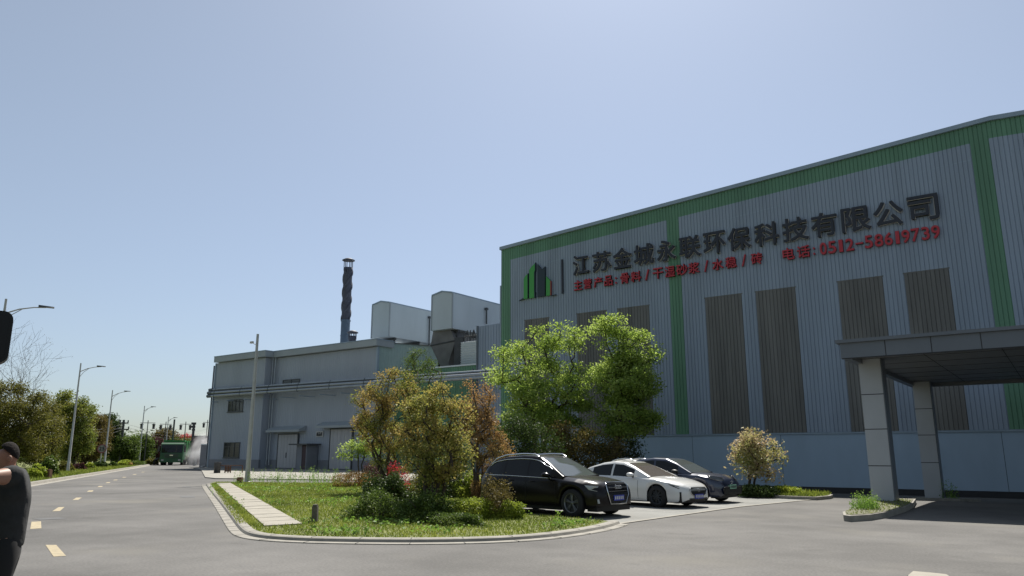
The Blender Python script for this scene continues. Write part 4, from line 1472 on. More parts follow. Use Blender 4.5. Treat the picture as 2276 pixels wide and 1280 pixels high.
shrub_px('leafy_bush', 'dark grey-brown loose bush standing before the rear door of the black car', 1058, 1140, 1070, 1156, 0.05, LM['brown'], 2400, GS, 36, rough=0.25)
shrub_px('azalea_bush', 'red flowering bush under the orange-leaved tree', 846, 908, 1030, 1092, 0.07, LM['red'], 750, GS, 37, gy=1106)
shrub_px('azalea_bush', 'deep purple-red leaved bush behind the orange clipped hedge', 800, 850, 1030, 1078, 0.07, LM['purple'], 1500, GS, 38)
shrub_px('clipped_hedge', 'orange-tinted clipped hedge at the back edge of the lawn', 744, 822, 1047, 1083, 0.055, LM['orange'], 2600, GS, 39, boxy=4, rough=0.08)
shrub_px('round_shrub', 'yellow-green round shrub beneath the lime young tree', 806, 862, 1018, 1072, 0.08, LM['olive'], 1500, GS, 40)
shrub_px('round_shrub', 'bright yellow-green bush between the tree trunks', 1010, 1082, 1048, 1110, 0.08, LM['lime'], 2400, GS, 41)
shrub_px('round_shrub', 'dull green filler bush behind the kerbside trunk', 905, 1010, 1030, 1102, 0.08, LM['olive'], 2600, GS, 42)
shrub_px('round_shrub', 'red-brown bush low behind the tail of the black car', 1040, 1100, 1062, 1112, 0.07, LM['maple_r'], 1500, GS, 43)
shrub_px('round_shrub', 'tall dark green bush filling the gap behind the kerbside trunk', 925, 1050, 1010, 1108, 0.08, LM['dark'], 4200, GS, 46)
shrub_px('ground_cover', 'low leafy ground cover along the front of the shrubbery', 905, 1100, 1132, 1172, 0.05, LM['mid'], 4200, GS, 48, depth=0.35)
# planting by the hall
shrub_px('clipped_hedge', 'dark green clipped hedge at the foot of the pale round tree', 1648, 1728, 1076, 1102, 0.09, LM['dark'], 1900, 'hedge at the hall plinth', 44, boxy=4, rough=0.06, gy=1106)
shrub_px('clipped_hedge', 'sunlit lime clipped hedge beside the pale round tree', 1716, 1780, 1079, 1103, 0.09, LM['lime'], 2000, 'hedge at the hall plinth', 45, boxy=5, rough=0.05, gy=1105)
IK = [G(1640, 1104), G(1700, 1107), G(1760, 1110), G(1815, 1112), G(1846, 1109), G(1852, 1106), Vector((-8.6, 33.5, 0)), Vector((-14.5, 35.5, 0))]
mb = MB()
mb.prism([(p.x, p.y, -0.25) for p in IK], (0, 0, 0.37))
structure(mb.build('kerb', M['kerb']))
cI = sum((p for p in IK), Vector()) / len(IK)
mb = MB()
PB = [Vector((cI.x + (p.x - cI.x) * 0.94, cI.y + (p.y - cI.y) * 0.9, 0)) for p in IK]
mb.prism([(p.x, p.y, 0.10) for p in PB], (0, 0, 0.03))
structure(mb.build('planting_soil', M['turf']))

# grass: blades over lawn, tufts, tall weeds
def blades(name, pts, hmin, hmax, w, m, z0, rng, bend=0.5):
    n = len(pts)
    h = rng.uniform(hmin, hmax, n)
    a = rng.uniform(0, 2 * math.pi, n)
    s = np.stack([np.cos(a), np.sin(a), np.zeros(n)], 1) * (w * 0.5)
    t = rng.normal(size=(n, 3)) * bend
    t[:, 2] = 1.0
    t /= np.linalg.norm(t, axis=1)[:, None]
    B = np.concatenate([pts, np.full((n, 1), z0)], 1) if pts.shape[1] == 2 else pts
    P = np.empty((n, 3, 3))
    P[:, 0] = B - s
    P[:, 1] = B + s
    P[:, 2] = B + t * h[:, None]
    return np_mesh(name, P.reshape(-1, 3), np.arange(n * 3).reshape(n, 3), m)
LP = [(p.x, p.y) for p in LAWN]
LIN = [(cx_ * 0.985, cy_ * 0.985) for cx_, cy_ in LP]
cL = np.mean(np.array(LP), 0)
LIN = [tuple(cL + (np.array(p) - cL) * 0.965) for p in LP]
pts = poly_grid_points(LIN, 90000)
wpoly = [W0, W1, W3, W2]
def outside(pts, poly):
    P = np.array([(p[0], p[1]) for p in poly])
    ins = np.zeros(len(pts), bool)
    for i in range(len(P)):
        a, b_ = P[i], P[(i + 1) % len(P)]
        c = (a[1] > pts[:, 1]) != (b_[1] > pts[:, 1])
        x = (b_[0] - a[0]) * (pts[:, 1] - a[1]) / (b_[1] - a[1] + 1e-12) + a[0]
        ins ^= c & (pts[:, 0] < x)
    return pts[~ins]
pts = outside(pts, wpoly)
stuff(blades('grass', pts, 0.035, 0.10, 0.03, LM['grass'], 0.06, RNG, 0.6), 'short green grass on the lawn', 'grass')
# broad-leaved lawn weeds in drifts
def drifts(poly, n, k, sig, rng):
    c = poly_grid_points(poly, k, rng)
    p = c[rng.integers(0, k, n)] + rng.normal(size=(n, 2)) * sig
    return p
wp = drifts(LIN, 4200, 70, 0.35, RNG)
wp = outside(wp, wpoly)
wp = np.concatenate([wp, RNG.uniform(0.08, 0.19, (len(wp), 1))], 1)
keep = wp[~np.isin(np.arange(len(wp)), [])]
ins_l = np.ones(len(wp), bool)
t_ = outside(wp[:, :2], LIN)
ts = set(map(tuple, np.round(t_, 5)))
ins_l = np.array([tuple(np.round(q[:2], 5)) not in ts for q in wp])
stuff(leaves_mesh('lawn_weeds', wp[ins_l], 0.09, LM['weed'], up=0.6), 'bright broad-leaved weeds scattered over the lawn', 'weeds')
# tall weeds along the back edge of the lawn
def tall_weeds(name, label, pts, hmin, hmax, per, seed, z0=0.06, leafsize=0.07, lm=None, cat='weeds'):
    rng = np.random.default_rng(seed)
    Vs, Fs, C = [], [], []
    for p in pts:
        h = rng.uniform(hmin, hmax)
        lean = rng.normal(size=2) * 0.18 * h
        a = np.array([p[0], p[1], z0])
        bq = np.array([p[0] + lean[0], p[1] + lean[1], z0 + h])
        o = len(Vs)
        e = np.array([0.006, 0.006, 0])
        f = np.array([0.006, -0.006, 0])
        Vs += [a - e, a + e, bq, bq + f * 0.4]
        Fs.append((o, o + 1, o + 2, o + 3))
        for _ in range(per):
            t = rng.uniform(0.15, 1.0)
            C.append(a + (bq - a) * t + rng.normal(size=3) * np.array([0.05, 0.05, 0.02]))
    mb = MB()
    mb.v, mb.f, mb.m, mb.s = [tuple(v) for v in Vs], Fs, [0] * len(Fs), [False] * len(Fs)
    t = leaves_mesh(name, np.array(C), leafsize, lm or LM['weed'], up=0.2, rng=rng)
    me = t.data
    st = mb.build('stem', lm or LM['weed'], t, recalc=False)
    stuff(t, label, cat)
    return t
bk = [G(535, 1073), G(600, 1073.5), G(660, 1074), G(720, 1074), G(750, 1076)]
wpts = []
for _ in range(170):
    i = random.randrange(len(bk) - 1)
    q = bk[i].lerp(bk[i + 1], random.random()) + Vector((random.gauss(0, 0.8), random.gauss(0, 0.5), 0))
    wpts.append((q.x, q.y))
tall_weeds('tall_weeds', 'tall loose weeds along the back edge of the lawn', wpts, 0.25, 0.95, 9, 5)
wpts = [(p[0], p[1]) for p in drifts(LIN, 110, 30, 0.5, RNG)]
wpts = [tuple(p) for p in outside(np.array(wpts), wpoly)]
tall_weeds('lawn_tufts', 'scattered taller tufts standing out of the lawn', wpts, 0.12, 0.36, 8, 6)
g0 = [G(528, 1170), G(500, 1130), G(480, 1098), G(470, 1082), G(478, 1078), G(505, 1108), G(545, 1150), G(580, 1180)]
stuff(blades('verge_grass', poly_grid_points(g0, 3500), 0.04, 0.13, 0.035, LM['grass'], 0.06, RNG, 0.7), 'strip of grass between the kerb and the slab path', 'grass')
# weeds on the column islands
wpts = [(q.x, q.y) for q in (G(random.uniform(1902, 1950), random.uniform(1139, 1146)) for _ in range(110))]
wpts = [(x + random.gauss(0, 0.08), y + random.gauss(0, 0.08)) for x, y in wpts]
tall_weeds('island_weeds', 'weeds with thin stems at the foot of the nearer canopy column', wpts, 0.08, 0.5, 10, 8, 0.16, 0.05)
wpts = [(cB.x + cw + 0.35 + random.gauss(0, 0.2), 39.0 + random.gauss(0, 0.2)) for _ in range(26)]
tall_weeds('island_weeds', 'weeds sprouting beside the farther canopy column', wpts, 0.1, 0.9, 10, 9, -0.25, 0.07)
ISc = [(cIs.x + (p.x - cIs.x) * 0.9, cIs.y + (p.y - cIs.y) * 0.9) for p in IS] if (cIs := sum((p for p in IS), Vector()) / len(IS)) else None
stuff(blades('island_grass', poly_grid_points(ISc, 700), 0.02, 0.09, 0.035, LM['grass'], 0.155, RNG, 0.7), 'ragged grass on the kerbed island of the nearer canopy column', 'grass')
PBn = [(p.x, p.y) for p in PB]
stuff(blades('planting_grass', poly_grid_points(PBn, 4500), 0.05, 0.22, 0.05, LM['grass'], 0.12, RNG, 0.6), 'ragged grass around the hedge at the hall plinth', 'grass')
VP = [KA + kn_out * 0.7, K0 + kd * 60 + kn_out * 0.7, K0 + kd * 60 + kn_out * 9, KA + kn_out * 9]
vp2 = poly_grid_points([(p.x, p.y) for p in VP], 42000)
stuff(blades('verge_grass', vp2, 0.06, 0.30, 0.07, LM['grass'], 0.11, RNG, 0.6), 'rough grass on the verge left of the road', 'grass')

# trees and shrubs beyond the left kerb
GL = 'trees beyond the left kerb'
def far_tree(label, px, gy, crowns, lm, n, leaf, nclump=90, r0=0.22, seed=1, stems=1, spread=0.42, name='roadside_tree', bark=None, up=0.3, clear=0.25, spread_z=0.75):
    b = G(px, gy)
    return tree(name, label, b, [crown_px(b, *c) for c in crowns], nclump, n, leaf, lm, r0, stems=stems, spread=spread, group=GL, seed=seed, clear=clear, bark=bark, up=up, spread_z=spread_z)
far_tree('broad olive-green tree behind the man in black', 20, 1052, [(-60, 75, 850, 1000), (20, 128, 880, 1020), (-60, 60, 930, 1030)], LM['olive'], 29700, 0.16, 130, 0.2, 51, 2)
far_tree('yellow-green bushy tree filling the gap behind the second lamp', 92, 1047, [(55, 140, 895, 1025), (40, 110, 960, 1040)], LM['olive'], 18900, 0.16, 90, 0.2, 52, 2)
far_tree('tall tree with open rounded green crown right of the bare tree', 165, 1040, [(112, 170, 872, 960), (140, 215, 890, 960), (125, 205, 940, 1020)], LM['roadmix'], 25650, 0.20, 120, 0.26, 53, 2)
far_tree('dark purple-brown tree low behind the second lamp', 185, 1036.5, [(150, 240, 950, 1030)], LM['brown'], 14850, 0.20, 70, 0.2, 54, 3)
far_tree('slim dark green tree beside the third lamp', 247, 1034, [(228, 264, 922, 975), (230, 272, 955, 1020)], LM['dark'], 14850, 0.22, 70, 0.2, 55, 1)
far_tree('loose brown-green tree between the second and third lamp', 210, 1036, [(180, 245, 925, 1010)], LM['brown'], 12150, 0.20, 70, 0.18, 56, 2)
far_tree('rounded green roadside tree right of the third lamp', 280, 1034, [(245, 305, 972, 1025)], LM['mid'], 14850, 0.24, 70, 0.2, 57, 2)
far_tree('rounded pale green roadside tree left of the fourth lamp', 312, 1031, [(288, 340, 972, 1024)], LM['mid'], 13500, 0.25, 60, 0.2, 58, 2)
far_tree('brownish roadside tree just left of the truck', 342, 1029, [(322, 365, 975, 1022)], LM['purple'], 11340, 0.26, 60, 0.2, 59, 2)
far_tree('grey-brown domed tree behind the truck', 366, 1024, [(343, 392, 960, 1010)], LM['brown'], 13500, 0.40, 60, 0.3, 60, 2, 0.8)
b = G(408, 1022)
tree('blossom_tree', 'red blossoming tree behind the body of the truck', b, [crown_px(b, 392, 428, 969, 990), crown_px(b, 400, 425, 980, 1000)], 50, 4600, 0.34, LM['red'], 0.25, stems=2, spread=0.7, seed=61)
# bare tree: forking limbs down to fine twigs, a few buds
def bare_tree(label, px, gy, height, seed):
    b = G(px, gy)
    rng = np.random.default_rng(seed)
    t = thing('bare_tree', label, 'tree', tuple(b), 0, GL)
    mb = MB()
    tips = []
    def limb(p, d, L, r, depth):
        pts, rad = [p.copy()], [r]
        n = 4
        q = p.copy()
        dd = d.copy()
        for i in range(n):
            dd = (dd + Vector(rng.normal(size=3)) * 0.12 + Vector((0, 0, 0.07))).normalized()
            q = q + dd * (L / n)
            pts.append(q.copy())
            rad.append(r * (1 - 0.42 * (i + 1) / n))
        mb.tube(pts, rad, 5 if depth < 3 else 3, 0, cap=False)
        if depth >= 5:
            tips.append(q)
            return
        k = 3 if depth < 4 else 2
        for j in range(k):
            f = [1.0, 0.75, 0.5][j]
            i = min(n, max(1, int(round(f * n))))
            ax = Vector(rng.normal(size=3))
            nd = (dd + ax.normalized() * rng.uniform(0.5, 1.0)).normalized()
            nd.z = max(nd.z, -0.1)
            limb(pts[i], nd, L * rng.uniform(0.62, 0.82), max(0.011, rad[i] * 0.62), depth + 1)
    limb(Vector((0, 0, -0.1)), Vector((0.05, 0, 1)), height * 0.33, 0.17, 0)
    mb.build('trunk', M['bark'], t, recalc=False)
    T_ = np.array([tuple(q) for q in tips])
    C = T_[rng.integers(0, len(T_), 700)] + rng.normal(size=(700, 3)) * 0.12
    o = leaves_mesh('bud', C, 0.07, LM['brown'], t, rng=rng)
    o['kind'] = 'stuff'
    return t
bare_tree('tall almost leafless tree with fine twigs against the sky beside the vehicle mirror', 30, 1050, 16.5, 64)
# low shrubs along the verge
GV = 'low shrubs on the left verge'
vs_list = [(78, 130, 1018, 1062, 'mid', 'bright green shrub behind the short brown post'), (130, 160, 1025, 1052, 'olive', 'yellow-green low shrub beside the foot of the second lamp'), (158, 190, 1030, 1048, 'purple', 'purple low shrub right of the second lamp foot'),
           (184, 212, 1031, 1045, 'lime', 'lime low shrub midway between the second and third lamp'), (206, 236, 1026, 1042, 'dark', 'dark low shrub beneath the round speed sign'), (236, 262, 1028, 1040, 'mid', 'green low shrub right of the third lamp foot'),
           (258, 292, 1024, 1038, 'lime', 'yellow-green low hedge between the third and fourth lamp'), (276, 292, 1027, 1038, 'orange', 'orange tinted low shrub left of the fourth lamp'), (292, 322, 1024, 1035, 'mid', 'green low shrub at the foot of the fourth lamp'),
           (318, 350, 1020, 1034, 'olive', 'olive low shrub left of the parked motorcycle'), (60, 100, 1035, 1068, 'lime', 'yellow flowering low shrub behind the man in black')]
for i, (x0, x1, y0, yb, c, lab) in enumerate(vs_list):
    shrub_px('low_shrub', lab, x0, x1, y0, yb, 0.22 if i not in (0, 10) else 0.16, LM[c], 1500, GV, 70 + i)
# distant tree belt
rng = np.random.default_rng(99)
C = []
for _ in range(190):
    px = rng.uniform(-300, 475)
    d = rng.uniform(170, 240)
    p = PD(px, 1000, d)
    hgt = rng.uniform(3, 7.5) * (1.0 if px < 340 else 0.75)
    k = 420
    q = np.clip(rng.normal(size=(k, 3)), -1.8, 1.8) * np.array([2.6, 2.6, hgt * 0.26]) + np.array([p.x, p.y, hgt * 0.5])
    C.append(q)
C = np.concatenate(C)
C[:, 2] = np.maximum(C[:, 2], 0.2)
stuff(leaves_mesh('far_trees', C, 0.5, LM['mid'], rng=rng), 'distant belt of trees beyond the junction', 'trees')
# ------------------------------------------------------------------ street furniture
def street_lamp(label, px, gy, ptop, armpx, group='street lamps along the left kerb'):
    b = G(px, gy, 0.1)
    d = b.xy.length
    ztop_ = PD(ptop[0], ptop[1], d).z
    tip = PD(armpx[0], armpx[1], d)
    t = thing('street_lamp', label, 'street lamp', tuple(b), 0, group)
    h = ztop_ - b.z
    mb = MB()
    mb.tube([(0, 0, 0), (0, 0, 0.9), (0, 0, 0.92), (0, 0, h)], [0.13, 0.125, 0.11, 0.055], 10)
    mb.lathe([(0.2, 0), (0.2, 0.05), (0.14, 0.06)], (0, 0, 0), 10)
    mb.build('pole', M['steel'], t)
    a = Vector((tip.x - b.x, tip.y - b.y, tip.z - b.z))
    o = Vector((0, 0, h - 0.75))
    mb = MB()
    mb.tube([o, o.lerp(a, 0.35) + Vector((0, 0, 0.12)), o.lerp(a, 0.7) + Vector((0, 0, 0.1)), a], [0.04, 0.035, 0.03, 0.028], 7)
    mb.tube([o - Vector((0, 0, 0.5)), o.lerp(a, 0.18) - Vector((0, 0, 0.12)), o.lerp(a, 0.42) + Vector((0, 0, 0.1))], 0.022, 6)
    mb.build('arm', M['steel'], t)
    mb = MB()
    n = a.copy()
    n.z = 0
    n.normalize()
    s = Vector((-n.y, n.x, 0)) * 0.14
    q = a - n * 0.35
    e = a + n * 0.35
    up = Vector((0, 0, 0.1))
    mb.add([q - s * 0.6, e - s, e + s, q + s * 0.6, q - s * 0.4 + up, e - s * 0.5 + up * 0.6, e + s * 0.5 + up * 0.6, q + s * 0.4 + up],
           [(0, 3, 2, 1), (4, 5, 6, 7), (0, 1, 5, 4), (1, 2, 6, 5), (2, 3, 7, 6), (3, 0, 4, 7)])
    mb.build('lamp_head', M['frame'], t)
    return t
street_lamp('galvanised street lamp whose arm shows above the vehicle mirror', 14 - 62, 1084, (22, 665), (103, 683.5))
street_lamp('second galvanised street lamp from the mirror, leaning over the olive trees', 150, 1050, (181, 807), (225, 815))
street_lamp('third galvanised street lamp from the mirror, beside the round speed sign', 231, 1038, (251, 867), (283, 870))
street_lamp('fourth galvanised street lamp from the mirror, at the bend of the kerb', 308, 1032, (321, 902), (341, 904.5))
street_lamp('farthest galvanised street lamp, behind the green truck', 365, 1027.5, (374, 926), (390, 928.5))
# camera pole on the lawn
b = G(549, 1071, 0.06)
d = b.xy.length
h = PD(575, 741, d).z - 0.1
t = thing('camera_pole', 'tall slim grey pole with a small camera near its top at the lawn corner', 'pole', tuple(b))
mb = MB()
mb.tube([(0, 0, 0), (0, 0, 1.0), (0, 0, h)], [0.15, 0.14, 0.075], 12)
mb.lathe([(0.24, 0), (0.24, 0.03), (0.1, 0.04)], (0, 0, 0), 12)
mb.build('pole', M['steel'], t)
mb = MB()
hc = h - 0.55
mb.tube([(0, 0, hc - 0.15), (-0.22, -0.15, hc)], 0.02, 5)
mb.box((-0.42, -0.23, hc - 0.02), (-0.18, -0.11, hc + 0.10))
mb.build('camera', M['white'], t)
# short posts
def short_post(px, gy, ytop, label, m, w=0.16):
    b = G(px, gy, 0.1)
    z = PD(px, ytop, b.xy.length).z
    mb = MB()
    mb.prism([(-w / 2, -w / 2, -0.1), (w / 2, -w / 2, -0.1), (w / 2, w / 2, -0.1), (-w / 2, w / 2, -0.1)], (0, 0, z - b.z + 0.06))
    mb.prism([(-w / 2 * 0.8, -w / 2 * 0.8, z - b.z - 0.041), (w / 2 * 0.8, -w / 2 * 0.8, z - b.z - 0.041), (w / 2 * 0.8, w / 2 * 0.8, z - b.z - 0.041), (-w / 2 * 0.8, w / 2 * 0.8, z - b.z - 0.041)], (0, 0, 0.041))
    o = mb.build('marker_post', m)
    o.location = b
    o.rotation_euler = (0.02, -0.03, 0.6)
    return tag(o, label, 'post', 'marker posts')
short_post(700, 1158, 1121, 'weathered square marker post standing alone on the lawn', M['stone'], 0.13)
short_post(533, 1073, 1060.5, 'brown square marker post beside the foot of the camera pole', M['rust'], 0.28)
short_post(107, 1064, 1043, 'brown square marker post on the left verge', M['rust'], 0.3)
short_post(432.5, 1033, 1020, 'dark post by the dust cloud near the grey block', M['dark'], 0.35)
# rusty work frame and bin in front of the block
b = G(496, 1051, 0.06)
d = b.xy.length
l, r = PD(480, 1051, d), PD(512, 1051, d)
zt = PD(496, 1034, d).z
t = thing('steel_work_table', 'rusty steel frame table standing on the concrete before the grey block', 'table', tuple(b))
mb = MB()
L_, R_ = l - b, r - b
L_.z = R_.z = 0
bk_ = Vector((0.3, 0.95, 0))
H_ = zt - b.z
for p in (L_, R_, L_ + bk_, R_ + bk_, L_.lerp(R_, 0.62)):
    q = mb.tube([p, p + Vector((0, 0, H_ - 0.06))], 0.05, 5)
mb.build('leg', M['rust'], t)
mb = MB()
mb.prism([L_ + Vector((0, 0, H_ - 0.06)), R_ + Vector((0, 0, H_ - 0.06)), R_ + bk_ + Vector((0, 0, H_ - 0.06)), L_ + bk_ + Vector((0, 0, H_ - 0.06))], (0, 0, 0.06))
mb.build('table_top', M['rust'], t)
mb = MB()
p0 = L_.lerp(R_, 0.62)
for zz in (0.25, 0.5, 0.75):
    mb.tube([p0 + Vector((0, 0, H_ * zz)), R_ + Vector((0, 0, H_ * zz))], 0.06, 5)
mb.build('side_slat', M['rust'], t)
c = L_.lerp(R_, 0.48) + b - Vector((0, 0, 0))
mb = MB()
mb.lathe([(0.0, 0), (0.26, 0), (0.29, 0.85), (0.3, 0.9), (0.26, 0.9), (0.25, 0.1)], (0, 0, 0), 14)
o = mb.build('waste_bin', M['dark'])
o.location = (c.x - 0.1, c.y - 0.5, 0.06)
tag(o, 'dark round bin beside the rusty frame table', 'bin')
# speed sign
b = G(222, 1040, 0.1)
d = b.xy.length
c = PD(226.5, 997, d)
rr = 8.2 / CAM_F * d * 1.03
t = thing('speed_limit_sign', 'round speed limit sign reading 25 left of the third street lamp', 'sign', tuple(b))
fd = Vector((-b.x, -b.y, 0)).normalized()
sd = Vector((-fd.y, fd.x, 0))
cz = c.z - b.z
off = Vector((c.x - b.x, c.y - b.y, 0))
mb = MB()
mb.tube([Vector((0, 0, 0)) + off, off + Vector((0, 0, cz + rr * 0.6))], 0.06, 8)
mb.build('post', M['steel'], t)
def disc(r, dist, n=24):
    pts = [off + Vector((0, 0, cz)) + fd * dist + sd * (r * math.cos(a)) + Vector((0, 0, r * math.sin(a))) for a in np.linspace(0, 2 * math.pi, n, endpoint=False)]
    mb = MB()
    mb.prism(pts, -fd * 0.03)
    return mb
disc(rr, 0.1).build('rim', M['sign_red'], t)
disc(rr * 0.74, 0.14).build('face', M['sign_face'], t)
for i, chh in enumerate('25'):
    me = glyph(chh, 0, 1, 0, 1, 0, 0.01, 0.03)
    n = len(me.vertices)
    co = np.zeros(n * 3, np.float32)
    me.vertices.foreach_get('co', co)
    co = co.reshape(-1, 3)
    O = off + Vector((0, 0, cz)) + fd * 0.16
    rt = sd if ray(300, 1000)[0] * sd.x + ray(300, 1000)[1] * sd.y > ray(200, 1000)[0] * sd.x + ray(200, 1000)[1] * sd.y else -sd
    W_ = np.array(O)[None] + np.outer((co[:, 0] - 0.5) * rr * 0.5 + (i - 0.5) * rr * 0.6, np.array(rt)) + np.outer((co[:, 2] - 0.5) * rr * 0.85, np.array([0, 0, 1.0]))
    me.vertices.foreach_set('co', W_.astype(np.float32).ravel())
    me.materials.append(M['letter'])
    me.update()
    link('numeral', me, t)
# lantern posts on the cross road
def lantern_post(label, px, pyt, pyl, half, d=135.0):
    b = PD(px - 5, 1012, d)
    b.z = 0
    T_ = PD(px, pyt, d)
    t = thing('lantern_post', label, 'street lamp', tuple(b), 0, 'two-lantern posts on the cross road')
    H_ = T_.z
    mb = MB()
    mb.tube([(0, 0, 0), (0, 0, H_)], [0.10, 0.06], 8)
    sx = PD(px + 60, pyt, d) - PD(px - 60, pyt, d)
    sx.z = 0
    sx.normalize()
    w = half / CAM_F * d * 1.03
    za = H_ - 5.0 / CAM_F * d
    mb.tube([-sx * w * 1.25 + Vector((0, 0, za)), sx * w * 1.25 + Vector((0, 0, za))], 0.05, 6)
    mb.build('pole', M['dark'], t)
    for s in (-1, 1):
        c = sx * (w * s)
        mb = MB()
        zl = za - 0.25
        mb.lathe([(0.04, zl + 0.15), (0.30, zl), (0.28, zl - 0.04), (0.2, zl - 0.08), (0.18, zl - 0.55), (0.24, zl - 0.6), (0.14, zl - 0.7), (0, zl - 0.7)], (c.x, c.y, 0), 6)
        mb.build('lantern', M['dark'], t)
    return t
lantern_post('two-lantern post behind the fourth street lamp', 326.5, 934, 944, 10.5)
lantern_post('two-lantern post behind the farthest street lamp', 367, 937, 944, 8.5, 140)
lantern_post('two-lantern post above the body of the truck', 411.5, 937, 945, 8.5, 140)
lantern_post('two-lantern post beside the edge of the grey block', 460, 933, 940, 6.5, 150)
def utility_pole(label, px, pyt, arms, d, r=0.16, lean=0):
    T_ = PD(px, pyt, d)
    b = Vector((T_.x, T_.y, 0))
    t = thing('utility_pole', label, 'utility pole', tuple(b), 0, 'utility poles at the junction')
    mb = MB()
    mb.tube([(0, 0, 0), (0, 0, T_.z)], [r * 1.3, r], 8)
    mb.build('pole', M['dark'], t)
    sx = PD(px + 60, pyt, d) - PD(px - 60, pyt, d)
    sx.z = 0
    sx.normalize()
    for (y, x0, x1) in arms:
        z = PD(px, y, d).z
        k = d / CAM_F * 1.02
        mb = MB()
        mb.tube([sx * ((x0 - px) * k) + Vector((0, 0, z)), sx * ((x1 - px) * k) + Vector((0, 0, z))], 0.1, 6)
        for x in (x0 + 1, x1 - 1):
            p = sx * ((x - px) * k) + Vector((0, 0, z))
            mb.tube([p, p + Vector((0, 0, 0.4))], 0.09, 6)
        mb.build('crossarm', M['dark'], t)
    return t
utility_pole('thin utility pole of the close pair behind the slim dark tree', 268, 933, [(947, 263, 275)], 125, 0.08)
utility_pole('thicker utility pole with two crossarms in the close pair', 275.5, 933, [(940, 268, 284), (954, 266, 286)], 122, 0.15)
utility_pole('bare dark pole rising right behind the truck', 388, 932, [], 125, 0.12)
b = PD(425, 1012, 150)
T_ = PD(426, 940, 150)
t = thing('floodlight_mast', 'dark mast with stacked floodlight racks behind the red tree', 'mast', (b.x, b.y, 0))
mb = MB()
mb.tube([(0, 0, 0), (0, 0, T_.z)], [0.3, 0.2], 8)
mb.build('pole', M['dark'], t)
k = 150 / CAM_F * 1.02
sx = PD(486, 940, 150) - PD(366, 940, 150)
sx.z = 0
sx.normalize()
for (y, x0, x1) in ((941, 420, 429), (948, 419, 428), (955, 422, 428)):
    z = PD(426, y, 150).z
    mb = MB()
    a, e = sx * ((x0 - 425) * k), sx * ((x1 - 425) * k)
    f = Vector((-sx.y, sx.x, 0)) * 0.25
    mb.prism([a - f + Vector((0, 0, z - 0.22)), e - f + Vector((0, 0, z - 0.22)), e + f + Vector((0, 0, z - 0.22)), a + f + Vector((0, 0, z - 0.22))], (0, 0, 0.4))
    mb.build('floodlight', M['dark'], t)
# overhead wires
for i, (y0, y1) in enumerate(((941, 940), (954, 952), (948, 945))):
    mb = MB()
    p, q = PD(275, y0, 122), PD(120, y1 - 16, 100)
    q2 = PD(470, y0 + 10, 170)
    for a, e in ((p, q), (p, q2)):
        pts = [a.lerp(e, s) - Vector((0, 0, 1.2 * math.sin(math.pi * s))) for s in np.linspace(0, 1, 10)]
        mb.tube(pts, 0.014, 4)
    tag(mb.build('overhead_wire', M['dark']), ['overhead wire from the upper crossarm of the thick utility pole', 'overhead wire from the lower crossarm of the thick utility pole', 'overhead wire strung between the two crossarm levels of the thick pole'][i], 'wire', 'overhead wires')
# far walls by the dust cloud
d = 125
p, q = PD(424, 1030, d), PD(478, 1030, d)
mb = MB()
z = PD(440, 972, d).z
n = Vector((q.x - p.x, q.y - p.y, 0)).normalized()
m_ = Vector((-n.y, n.x, 0))
if m_.y < 0:
    m_ = -m_
mb.prism([Vector((p.x, p.y, 0)), Vector((q.x, q.y, 0)), Vector((q.x, q.y, 0)) + m_ * 8, Vector((p.x, p.y, 0)) + m_ * 8], (0, 0, z))
t = thing('far_shed', 'dull red-brown shed wall partly hidden by the dust', 'shed', (p.x, p.y, 0))
adopt(mb.build('wall', M['redwall']), t)
mb = MB()
mb.prism([Vector((p.x, p.y, z + 0.003)) - m_ * 0.3, Vector((q.x, q.y, z + 0.003)) - m_ * 0.3, Vector((q.x, q.y, z + 0.003)) + m_ * 8, Vector((p.x, p.y, z + 0.003)) + m_ * 8], (0, 0, 0.25))
adopt(mb.build('roof', M['frame']), t)
d = 100
p, q = PD(443, 1031, d), PD(485, 1031, d)
z = PD(450, 989, d).z
n = Vector((q.x - p.x, q.y - p.y, 0)).normalized()
m_ = Vector((-n.y, n.x, 0))
if m_.y < 0:
    m_ = -m_
mb = MB()
mb.prism([Vector((p.x, p.y, 0)), Vector((q.x, q.y, 0)), Vector((q.x, q.y, 0)) + m_ * 3, Vector((p.x, p.y, 0)) + m_ * 3], (0, 0, z))
t = thing('site_container', 'plain grey container standing beyond the corner of the grey block', 'container', (p.x, p.y, 0))
adopt(mb.build('body', M['greywall']), t)
mb = MB()
mb.prism([Vector((p.x, p.y, z + 0.003)) - m_ * 0.08, Vector((q.x, q.y, z + 0.003)) - m_ * 0.08, Vector((q.x, q.y, z + 0.003)) + m_ * 3, Vector((p.x, p.y, z + 0.003)) + m_ * 3], (0, 0, 0.12))
adopt(mb.build('roof', M['louvre']), t)
# motorcycle parked left of the truck (small in the picture)
b = G(346, 1034)
t = thing('motorcycle', 'small parked motorcycle left of the green truck', 'motorcycle', tuple(b), 0.7)
for y in (-0.62, 0.62):
    mb = MB()
    mb.lathe([(0.2, -0.05), (0.3, -0.05), (0.32, 0), (0.3, 0.05), (0.2, 0.05)], (0, 0, 0), 14, axis='x')
    o = mb.build('wheel', M['tyre'], t)
    o.location = (0, y, 0.32)
mb = MB()
mb.tube([(0, -0.62, 0.32), (0, -0.2, 0.55), (0, 0.35, 0.8), (0, 0.45, 1.0), (0, 0.62, 0.32)], 0.05, 6)
mb.tube([(0, -0.7, 0.8), (0, 0, 0.75), (0, 0.3, 0.85)], [0.1, 0.14, 0.12], 8)
mb.build('frame', M['dark'], t)
mb = MB()
mb.tube([(-0.35, 0.4, 1.05), (0, 0.48, 1.02), (0.35, 0.4, 1.05)], 0.03, 6)
mb.build('handlebar', M['dark'], t)
mb = MB()
